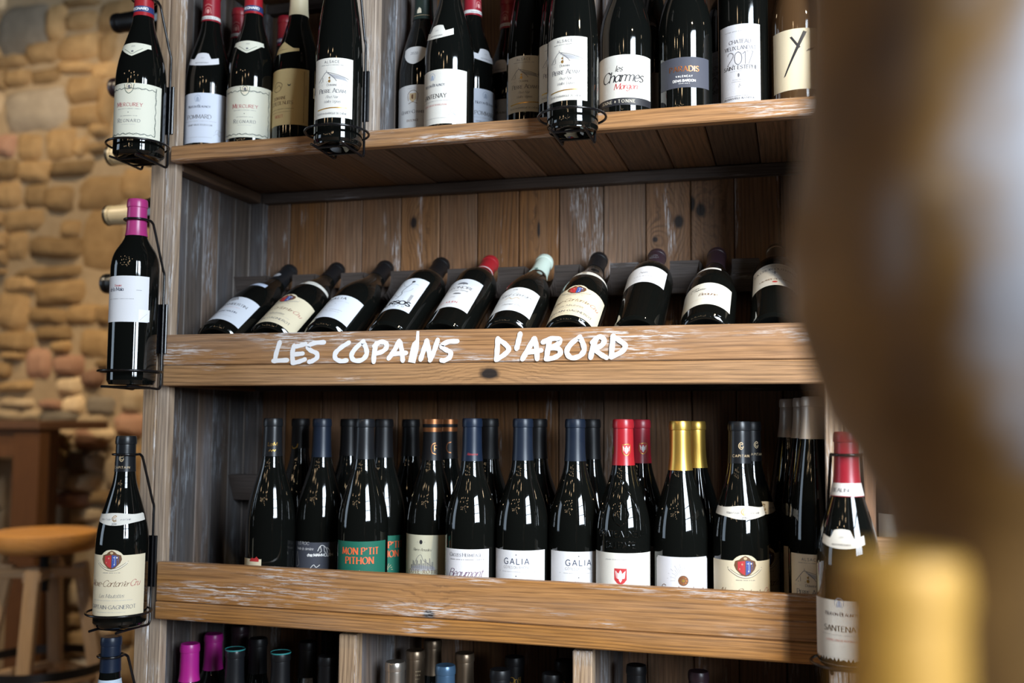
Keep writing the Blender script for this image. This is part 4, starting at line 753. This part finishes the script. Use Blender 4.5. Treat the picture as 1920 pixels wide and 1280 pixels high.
lo('glossy black-capped bottle at the back beside the copper-topped pair', 'burgundy', -.6497, .2109, rot=30, cap=C_BLACK, capz=.232)
lo('bottle with copper-topped black capsule and olive-cream ruin label', 'burgundy', -.5692, .1024, rot=0, cap=C_BLACK, capz=.230, labels=[FL('roti', .008, .113, 60, (.56, .54, .41), ROTI)], capband=(.276, .2965, C_COPPER, None), capart=(.236, [('s', [(3, 4), (-2, 6), (-4, 13), (-2, 20), (3, 22)], .9, 'copper'), ('s', [(1, 9), (1, 18), (5, 18)], .8, 'copper'), ('s', [(1, 13), (4, 13)], .8, 'copper')], 30))
lo('copper-topped bottle behind the one with the ruin label', 'burgundy', -.5697, .1826, rot=0, cap=C_BLACK, capz=.230, capband=(.276, .2965, C_COPPER, None), capart=(.236, [('s', [(3, 4), (-2, 6), (-4, 13), (-2, 20), (3, 22)], .9, 'copper')], 25))
lo('bottle with navy capsule and white label with purple signature', 'rhone', -.4851, .0545, rot=4, cap=C_NAVY, capz=.232, labels=[FL('croz', .003, .100, 56, (.78, .78, .82), CROZ)], capart=(.236, [('t', 'Remizières', 2, 5, 3.6, 'script', 'red', .02)], 8))
lo('black-capped bottle behind the purple-signature label', 'rhone', -.4865, .150, rot=10, cap=C_BLACK, capz=.232)
lo('white sans-serif label bottle next to the purple-signature bottle, lower row', 'rhone', -.4040, .0596, rot=2, cap=C_SLATE, capz=.234, labels=L_GAL('2020'))
lo('black-capped bottle behind the sans-serif label bottle next to the purple signature', 'rhone', -.4035, .150, rot=0, cap=C_BLACK, capz=.234)
lo('white sans-serif label bottle right next to the embossed red-capped bottle, lower row', 'rhone', -.3238, .0721, rot=20, cap=C_SLATE, capz=.234, labels=L_GAL('2021'))
lo('black-capped bottle behind the sans-serif label bottle beside the embossed one', 'rhone', -.3165, .160, rot=0, cap=C_BLACK, capz=.234)
EAG = (.236, A_EAGLE(6, 17, .68)+[('s', [(0.4, 24.6), (11.6, 24.6), (11.6, 14), (6, 8.6), (.4, 14), (.4, 24.6)], .7, 'gold'), ('p', [(-20, 10), (-15, 10), (-14, 22), (-19, 22)], 'gold')])
lo('embossed bottle with red capsule and red eagle shield label, front of the pair', 'rhone', -.2453, .0493, rot=3, cap=C_RED2, capz=.230, labels=[FL('redo', .003, .105, 80, (.80, .79, .73), REDO)], capart=EAG, emboss=(.150, EMB))
lo('embossed red-capped bottle behind the red eagle shield bottle', 'rhone', -.2327, .140, rot=0, cap=C_RED, capz=.230, labels=[FL('redo', .003, .105, 80, (.80, .79, .73), REDO)], capart=EAG, emboss=(.150, EMB))
lo('gold-capped bottle with sun emblem on white label, front of the pair', 'burgundy', -.1615, .055, rot=11, cap=C_GOLD, capz=.224, labels=[FL('sept', .003, .102, 64, (.78, .78, .83), SEPT, shape_round(.003, .102, .0447))])
lo('gold-capped bottle behind the one with the sun emblem', 'burgundy', -.1476, .150, rot=70, cap=C_GOLD, capz=.224)
lo('bottle with crest on cream label and scroll neck label in the lower row', 'burgundy', -.0754, .050, rot=12, cap=C_BLACKS, capz=.236, labels=L_ALOXE, capart=CG_C)
lo('second crest-label bottle hidden behind the first in the lower row', 'burgundy', -.0630, .1394, rot=34, cap=C_BLACK, capz=.236, labels=L_ALOXE, capart=CG_C)
lo('front one of three slim pale-capped bottles at right end of lower row', 'flute', .0275, .0545, rot=-12, cap=C_WHITE, capz=.272, labels=[FL('adamL', .020, .113, 50, (.80, .70, .54), A_ADAM(92))])
lo('middle one of three slim pale-capped bottles at right end of lower row', 'flute', .0160, .1290, rot=-10, cap=C_WHITE, capz=.272, labels=[FL('adamL', .020, .113, 50, (.80, .70, .54), A_ADAM(92))])
lo('rearmost of three slim pale-capped bottles at right end of lower row', 'flute', -.0045, .2030, rot=-12, cap=C_WHITE, capz=.272, labels=[FL('adamL', .020, .113, 50, (.80, .70, .54), A_ADAM(92))])

# ------------------------------------------------------------------ bottom bays
GB = 'bottles in the bottom bays'
def bo(label, kind, x, y, **k): return bottle(label, kind, x, y, S4, group=GB, **k)
strip = lambda key: [FL(key, .200, .262, 30, (.60, .66, .74), [('t', 'Clos', 0, 30, 7, 'script', 'grey')], shape_band(.200, .262), name='neck_label')]
bo('front bottle with magenta capsule in the bottom left bay', 'bordeaux', -.9790, .056, rot=10, cap=C_MAG, capz=.240)
bo('second magenta-capped bottle behind the front one in the bottom left bay', 'bordeaux', -.9840, .135, rot=10, cap=C_MAG, capz=.240)
bo('dark red-capped bottle at the back of the bottom left bay', 'bordeaux', -.9780, .213, rot=10, cap=C_PLUM, capz=.240)
bo('black-capped bottle with teal top and white neck strip, bottom left bay', 'burgundy', -.8960, .060, rot=30, cap=C_BLACKS, capz=.240, labels=strip('st1'), capband=(.2945, .2966, C_TEAL, None))
bo('plain black-capped bottle in the second row of the bottom left bay', 'burgundy', -.9020, .145, cap=C_BLACK)
bo('black-capped bottle with green-teal top in the middle of the bottom left bay', 'burgundy', -.8130, .062, rot=0, cap=C_BLACK, labels=strip('st1'), capband=(.2945, .2966, C_TEAL, None))
bo('dark bottle with white neck strip in the second row, bottom left bay', 'burgundy', -.8070, .146, rot=30, cap=C_BLACK, labels=strip('st1'))
bo('dark bottle with pale grey strip at the back of the bottom left bay', 'burgundy', -.8060, .230, rot=55, cap=C_BLACK, labels=strip('st1'))
bo('black-capped bottle beside the left upright of the bottom bay', 'burgundy', -.7280, .060, cap=C_BLACK)
bo('pewter-capped bottle at the front of the bottom middle bay', 'burgundy', -.6100, .058, rot=20, cap=C_SILVER, capart=(.242, [('m', 0, 8, 16, 4, 'white')]))
bo('bronze-capped bottle just behind the pewter-capped one', 'burgundy', -.6080, .140, rot=20, cap=C_BRONZE, capart=(.242, [('m', 4, 22, 6, 3, 'tan'), ('m', 4, 16, 6, 3, 'tan'), ('m', 4, 10, 6, 3, 'tan')]))
bo('dim bronze-capped bottle in the third row of the bottom middle bay', 'burgundy', -.6080, .224, cap=C_BRONZE)
bo('steel-blue-capped bottle in the bottom middle bay', 'burgundy', -.5270, .060, cap=C_BLUE)
bo('dark bottle behind the steel-blue-capped one', 'burgundy', -.5240, .146, cap=C_BRONZE)
ORE = (.242, [('t', 'Orél', 0, 16, 9, 'serif', 'gold', .1)], 12)
bo('black-capped bottle with gold lettering, left one of the bottom middle bay', 'burgundy', -.4380, .060, rot=8, cap=C_BLACK, capart=ORE)
bo('black-capped bottle with gold lettering in the row behind, bottom middle bay', 'burgundy', -.4390, .146, rot=8, cap=C_BLACK, capart=ORE)
bo('black-capped bottle with gold lettering beside the right upright of the bottom middle bay', 'burgundy', -.3560, .060, rot=8, cap=C_BLACK, capart=ORE)
bo('dark gold-lettered bottle at the back beside the right upright', 'burgundy', -.3560, .146, rot=8, cap=C_BLACK, capart=ORE)
bo('dark bottle at the left of the bottom right bay', 'burgundy', -.2420, .150, cap=C_BLACK)
bo('dark bottle in the middle of the bottom right bay', 'burgundy', -.1450, .140, cap=C_PLUM)
bo('dark bottle at the right end of the bottom right bay', 'burgundy', -.0100, .090, cap=C_BLACK)

# ------------------------------------------------------------------ neighbour unit at the right, mostly behind the foreground post
nb = empty('side_bookcase', (0, 0, 0), 'neighbouring wooden bookcase right of the main one, mostly hidden by the foreground post', 'bookcase')
box('ledge', .093, .80, -.016, .004, -.205, -.152, W_LEDGE, nb); box('shelf_board', .093, .80, .0045, .30, -.245, -.222, W_UNDER, nb); box('ledge', .093, .80, -.016, .004, -.245, -.2055, W_LIP, nb)
box('plank', .093, .80, .3005, .315, ZB, ZT, W_BACK, nb); box('plank', .80, .82, -.016, .315, ZB, ZT, W_SIDE, nb); box('shelf_board', .093, .80, .0, .30, .43, .456, W_UNDER, nb)
bottle('dark bottle with pale neck label standing behind the right post holder bottle', 'burgundy', .150, .055, -.2215, rot=10, cap=C_RED, labels=L_SANT)

# ------------------------------------------------------------------ side rack with bottles lying sideways
rk = empty('side_rack', (0, 0, 0), 'wooden rack on the outer left side of the bookcase carrying sideways bottles', 'rack')
box('upright', -1.25, -1.06, .413, .43, -ZC, 1.02, W_SIDE, rk)
for i, (z, c, lb) in enumerate(((.861, C_BLACK, 'sideways black-capped bottle poking out at the top left of the bookcase'), (.716, C_PLUM, 'sideways dark bottle poking out beside the ornate ivory label of the left post'), (.566, C_CREAM, 'sideways cream-capped bottle poking out below the top left holder'), (.4347, C_CREAM, 'sideways cream-capped bottle poking out beside the magenta capsule'), (.287, C_BLACKS, 'sideways gold-banded black bottle poking out beside the white label of the left post'))):
    b = bottle(lb, 'sparkling', -1.415+.300, .362, z, cap=c, capz=.205, group='bottles lying sideways in the side rack', capband=(.262, .268, C_GOLD, None) if i == 4 else ((.2935, .2990, C_BLACK, None) if i in (2, 3) else None))
    b.rotation_euler = (0, -PI/2, 0)
    for xx in (-1.235, -1.145): box('peg', xx, xx+.03, .322, .4125, z-.062, z-.0436, W_SIDE, rk)

# ------------------------------------------------------------------ stone wall, floor
STONES = [(-3348, 1761, 252, 194), (-3034, 1770, 139, 81), (-3034, 1650, 193, 105), (-3227, 1640, 142, 83), (-3397, 1615, 146, 50), (-3045, 1551, 163, 42), (-3208, 1530, 137, 60), (-3445, 1537, 39, 89), (-3355, 1531, 116, 67), (-2897, 1528, 105, 66), (-3260, 1380, 295, 164), (-2994, 1454, 153, 105), (-2988, 1333, 143, 83), (-3406, 1226, 81, 91), (-3280, 1210, 113, 102), (-3111, 1213, 137, 118), (-3005, 1191, 51, 76), (-3050, 1098, 194, 63), (-3249, 1094, 141, 91), (-3394, 1115, 92, 80), (-3379, 999, 107, 108), (-3232, 989, 107, 93), (-3106, 963, 121, 101), (-2890, 981, 203, 127), (-3299, 877, 186, 85), (-3417, 892, 22, 56), (-3044, 827, 89, 70), (-3323, 765, 89, 109), (-3123, 747, 243, 83), (-2878, 773, 170, 231), (-3402, 792, 39, 65), (-2714, 1004, 120, 121), (-2902, 1177, 84, 41), (-2906, 1257, 84, 50), (-2876, 1381, 51, 174), (-2849, 1774, 156, 126), (-3026, 1845, 164, 22), (-3161, 1774, 82, 146), (-2885, 1634, 70, 111), (-3396, 716, 42, 65), (-3395, 649, 39, 23), (-3288, 591, 150, 67), (-3155, 636, 314, 46), (-3094, 547, 225, 94), (-3330, 476, 142, 158), (-3148, 448, 165, 61), (-2962, 447, 150, 78), (-2843, 442, 61, 74), (-3308, 336, 160, 81), (-3102, 368, 164, 56), (-3306, 272, 94, 31), (-3182, 237, 113, 122), (-3356, 212, 64, 71), (-3022, 228, 133, 83), (-3060, 309, 74, 46), (-2886, 321, 144, 108), (-2836, 233, 69, 37), (-2894, 170, 95, 71), (-3017, 140, 113, 69), (-3297, 138, 175, 41), (-3286, 66, 161, 38), (-3096, 56, 102, 41), (-2989, 56, 92, 75), (-2857, 55, 124, 72), (-2700, 74, 98, 96), (-2891, -13, 132, 49), (-2703, -28, 115, 91), (-2878, -69, 179, 53), (-3208, 11, 96, 44), (-3321, 12, 111, 47), (-3059, 4, 183, 53), (-3038, -57, 107, 56), (-3046, -82, 90, 94), (-2899, -81, 149, 85), (-3055, -176, 74, 76), (-2960, -176, 84, 80), (-2923, -273, 150, 72), (-3049, -264, 76, 85), (-2985, -348, 196, 56), (-2827, -334, 95, 53), (-2905, -410, 150, 55), (-2867, -184, 73, 79), (-2773, -221, 58, 147), (-2672, -219, 45, 182), (-2911, -739, 103, 123), (-2922, -846, 62, 62), (-2858, -831, 51, 57), (-2901, -941, 124, 116), (-2679, -896, 59, 83), (-3341, -327, 27, 133), (-3334, -458, 28, 113), (-3326, -612, 22, 178), (-2674, -1023, 57, 145), (-2890, -1061, 113, 106), (-3174, -776, 83, 133), (-3154, -935, 104, 143), (-3070, -848, 59, 140), (-2770, -879, 72, 58)]
def stone_mat(name, c1, c2):
    m, n, L, b = nt(name)
    t = n.new('ShaderNodeTexCoord'); oi = n.new('ShaderNodeObjectInfo')
    ad = n.new('ShaderNodeVectorMath'); ad.operation = 'ADD'; L.new(t.outputs['Object'], ad.inputs[0])
    cm = n.new('ShaderNodeCombineXYZ'); ml = n.new('ShaderNodeMath'); ml.operation = 'MULTIPLY'; ml.inputs[1].default_value = 31; L.new(oi.outputs['Random'], ml.inputs[0])
    for i in range(3): L.new(ml.outputs[0], cm.inputs[i])
    L.new(cm.outputs[0], ad.inputs[1])
    n1 = n.new('ShaderNodeTexNoise'); n1.inputs['Scale'].default_value = 16; n1.inputs['Detail'].default_value = 7; n1.inputs['Roughness'].default_value = .65; L.new(ad.outputs[0], n1.inputs['Vector'])
    mx = n.new('ShaderNodeMix'); mx.data_type = 'RGBA'; L.new(n1.outputs[0], mx.inputs[0]); mx.inputs[6].default_value = (*c1, 1); mx.inputs[7].default_value = (*c2, 1)
    hs = n.new('ShaderNodeHueSaturation'); L.new(mx.outputs[2], hs.inputs['Color'])
    mr = n.new('ShaderNodeMapRange'); mr.inputs[3].default_value = .6; mr.inputs[4].default_value = 1.35; L.new(oi.outputs['Random'], mr.inputs[0]); L.new(mr.outputs[0], hs.inputs['Value'])
    L.new(hs.outputs[0], b.inputs['Base Color']); b.inputs['Roughness'].default_value = .85; b.inputs['Specular IOR Level'].default_value = .25
    bp = n.new('ShaderNodeBump'); bp.inputs['Strength'].default_value = .7; bp.inputs['Distance'].default_value = .012; L.new(n1.outputs[0], bp.inputs['Height']); L.new(bp.outputs[0], b.inputs['Normal'])
    return m
ST_O = stone_mat('stone_ochre', (.19, .105, .042), (.52, .34, .16)); ST_P = stone_mat('stone_pale', (.42, .28, .15), (.72, .56, .36)); ST_R = stone_mat('stone_red', (.24, .115, .075), (.42, .25, .16)); ST_G = stone_mat('stone_grey', (.20, .16, .12), (.46, .38, .28))
MORT = stone_mat('lime_mortar', (.34, .24, .135), (.50, .37, .23))
WY = 2.2
def wall_mesh():
    v, f = [], []; nx, nz = 120, 84; x0, x1, z0, z1 = -5.0, 1.2, -ZC, 2.2; rng = random.Random(4)
    for j in range(nz+1):
        for i in range(nx+1): v.append((x0+(x1-x0)*i/nx, WY+rng.uniform(-.006, .006), z0+(z1-z0)*j/nz+ZC))
    for j in range(nz):
        for i in range(nx): a = j*(nx+1)+i; f.append((a, a+1, a+nx+2, a+nx+1))
    b = len(v); v += [(x0, WY+.3, z0+ZC), (x1, WY+.3, z0+ZC), (x1, WY+.3, z1+ZC), (x0, WY+.3, z1+ZC)]; f.append((b, b+3, b+2, b+1))
    c = [0, nx, nz*(nx+1)+nx, nz*(nx+1)]
    for k in range(4): f.append((c[k], b+k, b+(k+1) % 4, c[(k+1) % 4]))
    return mk('wall_back', v, f, MORT, smooth=True)
wall = link('wall_back', wall_mesh()); wall['kind'] = 'structure'
def stone(cx, cz, sw, sh, mat, rng):
    nx, nz = 6, 5; v, f = [], []; d = rng.uniform(.022, .05)
    dx = [rng.uniform(-.08, .08) for _ in range(4)]; ex = rng.uniform(4.0, 9.0); tl = rng.uniform(-.07, .07)
    for j in range(nz+1):
        for i in range(nx+1):
            a, b = -1+2*i/nx, -1+2*j/nz
            # squircle outline, bulging face
            m = max(abs(a), abs(b)); r = (abs(a)**ex+abs(b)**ex)**(1/ex); k = m/r if r > 0 else 1
            x, z = a*k, b*k; x += dx[0]*z+dx[1]*z*z*.5; z += dx[2]*x+dx[3]*x*x*.5
            e = 1-m**8; y = -d*(e if m < .99 else -.15)-.006*rng.uniform(-1, 1)*(m < .99)
            jx = rng.uniform(-.07, .07)
            v.append(((x+jx)*sw/2, y, (z+jx*.7)*sh/2+tl*x*sw/2))
    for j in range(nz):
        for i in range(nx): q = j*(nx+1)+i; f.append((q, q+1, q+nx+2, q+nx+1))
    o = link('stone', mk('stone', v, f, mat, smooth=True), wall, (cx, WY-.004, cz+ZC)); return o
rs = random.Random(11)
for (a, b, c, d) in STONES:
    z = b*.001; t = rs.random()
    mat = ST_O if z > .25 else (ST_P if t < .55 else (ST_O if t < .8 else (ST_R if t < .9 else ST_G)))
    if (a, b) in ((-3182, 237), (-3022, 228), (-3406, 1226), (-2985, -348)): mat = ST_R
    if (a, b) in ((-2857, 55), (-3348, 1761), (-3260, 1380)): mat = ST_G
    k = 1.19 if z > .25 else 1.12
    stone(a*.001, z, c*.001*k, d*.001*k, mat, rs)
z = -1.05
while z < 1.95:                      # stones left of the frame
    h = rs.uniform(.07, .13); x = -3.46+rs.uniform(0, .04)
    while x > -4.3:
        wd = rs.uniform(.1, .22); stone(x-wd/2, z+h/2, wd*.94, h*.92, ST_O if rs.random() < .7 else ST_P, rs); x -= wd+.012
    z += h+.012
z = -1.08
while z < 1.85:                      # stones running on behind the bookcase
    h = rs.uniform(.10, .15); x = -2.60+rs.uniform(-.03, .03)
    while x < -1.65:
        wd = rs.uniform(.15, .30); stone(x+wd/2, z+h/2, wd*.95, h*.93, ST_O if (z > .2 or rs.random() < .4) else ST_P, rs); x += wd+.012
    z += h+.012
fl = box('floor', -5, 2.6, -4.5, 2.2, -ZC-.06, -ZC-.0005, plain('terracotta_floor', (.20, .12, .07), .6, bump=.4, bscale=8), bev=0); fl['kind'] = 'structure'

# ------------------------------------------------------------------ bar stool and high table
SX, SY = -2.352, 1.315
st = empty('bar_stool', (SX, SY, 0), 'round wooden bar stool with black metal foot ring by the stone wall', 'stool')
sp = [(-.430, 0), (-.430, .142), (-.424, .156), (-.412, .163), (-.385, .164), (-.372, .160), (-.366, .150), (-.372, .11), (-.376, 0)]
v, f = lathe([(z+ZC, r) for z, r in sp], 48); link('seat', mk('seat', v, f, W_STOOL, auto=40), st)
v, f = lathe([(ZC-.56, 0), (ZC-.56, .016), (ZC-.445, .016), (ZC-.445, .05), (ZC-.4302, .05), (ZC-.4302, 0)], 20); link('screw', mk('screw', v, f, IRON, auto=40), st)
def beam(name, p, q, wx, wy, mat, par):
    p, q = Vector(p), Vector(q); d = q-p; o = link(name, box_mesh(wx, wy, d.length, mat, .003), par, (p+q)/2)
    o.rotation_euler = d.to_track_quat('Z', 'Y').to_euler(); return o
LG = []
for a in (25, 115, 205, 295):
    ar = math.radians(a); ct, s_ = math.cos(ar), math.sin(ar)
    beam('leg', (ct*.225, s_*.225, 0), (ct*.112, s_*.112, ZC-.470), .042, .042, W_LEG, st); LG.append((ct, s_))
def arm(z, r, name, w1=.03, h=.055):
    for a in (25, 115):
        ar = math.radians(a); c_, s_ = math.cos(ar)*r, math.sin(ar)*r
        beam(name, (-c_, -s_, z+(.0 if a == 25 else .001)), (c_, s_, z), h, w1, W_LEG, st)
arm(ZC-.500, .135, 'cross_beam')
for i in range(4):
    (a, b), (c, d) = LG[i], LG[(i+1) % 4]; r = .178; beam('stretcher', (a*r, b*r, .30), (c*r, d*r, .30), .03, .022, W_LEG, st)
v, f = [], []
N = 48; zz = ZC-.79
for i in range(N):
    a = 2*PI*i/N; c, s_ = math.cos(a), math.sin(a)
    for rr, z in ((.212, zz-.014), (.217, zz-.014), (.217, zz+.014), (.212, zz+.014)): v.append((rr*c, rr*s_, z))
for i in range(N):
    for k in range(4): a = i*4+k; b = i*4+(k+1) % 4; j = ((i+1) % N)*4; f.append((a, j+k, j+(k+1) % 4, b))
link('foot_ring', mk('foot_ring', v, f, STEEL, auto=40), st)
tb_ = empty('bar_table', (0, 0, 0), 'dark brown wooden high table standing against the stone wall behind the stool', 'table')
box('tabletop', -3.86, -2.735, 1.70, 2.10, -.045, -.012, W_TABLE, tb_, bev=.004)
for x0 in (-2.885, -3.62):
    for y0 in (1.715, 2.03): box('leg', x0+.022-(.22 if y0 > 1.8 else 0), x0+.142-(.22 if y0 > 1.8 else 0), y0, y0+.06, -ZC, -.0455, W_TABLE, tb_, bev=.004)
box('apron', -3.476, -2.8635, 1.725, 1.76, -.15, -.0455, W_TABLE, tb_); box('apron', -3.69, -3.084, 2.045, 2.075, -.15, -.0455, W_TABLE, tb_)

# ------------------------------------------------------------------ rough post and bottle right beside the camera
e1 = Vector((math.cos(yaw), math.sin(yaw), 0)); e2 = Vector((-math.sin(yaw), math.cos(yaw), 0)); C0 = Vector((0, -1.44, 0))
pc = C0+e2*.335+e1*.1707
def post_profile(z):
    tab = [(-1.13, .046), (-.5, .045), (-.10, .041), (-.06, .038), (-.047, .037), (-.030, .039), (-.012, .047), (.0, .0545), (.02, .060), (.04, .0655), (.065, .067), (.10, .0625), (.14, .0605), (.4, .062), (.9, .06), (1.5, .062)]
    for (a, ra), (b, rb) in zip(tab, tab[1:]):
        if a <= z <= b:
            t = (z-a)/(b-a); t = t*t*(3-2*t); return (ra+(rb-ra)*t)*1.105
    return .066
def log():
    v, f = [], []; seg = 28; zs = [-1.13, -.8, -.5, -.3, -.2]+[-.15+.01*i for i in range(36)]+[.25, .35, .5, .8, 1.1, 1.5]
    rng = random.Random(3)
    for z in zs:
        r = post_profile(z)
        for k in range(seg):
            a = 2*PI*k/seg; rr = r*(1+.045*math.sin(3*a+z*6)+.03*math.sin(5*a-z*11)); v.append((rr*math.cos(a), rr*math.sin(a), z+ZC))
    n = len(zs)
    for i in range(n-1):
        for k in range(seg): f.append((i*seg+k, i*seg+(k+1) % seg, (i+1)*seg+(k+1) % seg, (i+1)*seg+k))
    f.append(tuple(range(seg))[::-1]); f.append(tuple((n-1)*seg+k for k in range(seg)))
    m, n_, L, b = nt('bark_golden_wood')
    t = n_.new('ShaderNodeTexCoord'); no = n_.new('ShaderNodeTexNoise'); no.inputs['Scale'].default_value = 9; no.inputs['Detail'].default_value = 4; L.new(t.outputs['Object'], no.inputs['Vector'])
    cr = n_.new('ShaderNodeValToRGB'); e = cr.color_ramp.elements; e[0].position = .35; e[0].color = (.07, .034, .009, 1); e[1].position = .65; e[1].color = (.24, .13, .036, 1)
    L.new(no.outputs[0], cr.inputs[0]); # pale blue window highlight painted into the post's colour
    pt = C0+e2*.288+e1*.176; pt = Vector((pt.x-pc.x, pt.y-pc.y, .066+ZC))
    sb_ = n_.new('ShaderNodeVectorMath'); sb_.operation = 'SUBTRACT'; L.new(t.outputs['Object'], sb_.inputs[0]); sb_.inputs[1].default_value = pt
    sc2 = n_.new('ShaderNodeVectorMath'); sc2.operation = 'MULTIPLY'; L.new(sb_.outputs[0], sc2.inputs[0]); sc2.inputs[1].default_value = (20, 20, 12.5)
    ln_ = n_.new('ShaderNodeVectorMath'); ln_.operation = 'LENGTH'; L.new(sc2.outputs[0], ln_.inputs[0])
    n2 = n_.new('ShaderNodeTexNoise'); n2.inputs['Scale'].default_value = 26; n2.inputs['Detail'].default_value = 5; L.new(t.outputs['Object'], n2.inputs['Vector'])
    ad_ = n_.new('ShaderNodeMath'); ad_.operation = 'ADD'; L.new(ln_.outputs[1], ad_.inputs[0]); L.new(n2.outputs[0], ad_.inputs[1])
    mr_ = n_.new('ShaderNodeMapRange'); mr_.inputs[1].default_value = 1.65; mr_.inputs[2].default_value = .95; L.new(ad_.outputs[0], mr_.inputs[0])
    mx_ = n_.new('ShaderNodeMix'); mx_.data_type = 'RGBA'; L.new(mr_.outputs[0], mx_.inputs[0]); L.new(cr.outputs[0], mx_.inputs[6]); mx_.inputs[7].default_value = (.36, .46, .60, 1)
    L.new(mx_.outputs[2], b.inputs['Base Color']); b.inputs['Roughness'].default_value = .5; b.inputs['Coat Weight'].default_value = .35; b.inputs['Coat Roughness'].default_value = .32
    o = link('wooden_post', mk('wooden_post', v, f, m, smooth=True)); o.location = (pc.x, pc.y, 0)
    tag(o, 'rough golden-brown wooden post very close to the camera, blurred', 'post'); return o
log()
bp_ = C0+e2*.258+e1*.0995
bottle('blurred gold-capped bottle in front of the close wooden post', 'burgundy', bp_.x, bp_.y, -.034-.296, cap=plain('capsule_old_gold', (.40, .215, .035), .55, .2), capz=.19, labels=[FL('sept', .003, .102, 64, (.78, .78, .83), SEPT, shape_round(.003, .102, .0447))], rot=200)
sb = empty('stand', (bp_.x, bp_.y, 0), 'small dark round stand under the blurred gold-capped bottle, below the frame', 'stand')
v, f = lathe([(0, 0), (0, .036), (.012, .036), (.02, .014), (ZC-.350, .014), (ZC-.341, .036), (ZC-.3315, .036), (ZC-.3315, 0)], 28); link('pedestal', mk('pedestal', v, f, IRON, auto=40), sb)
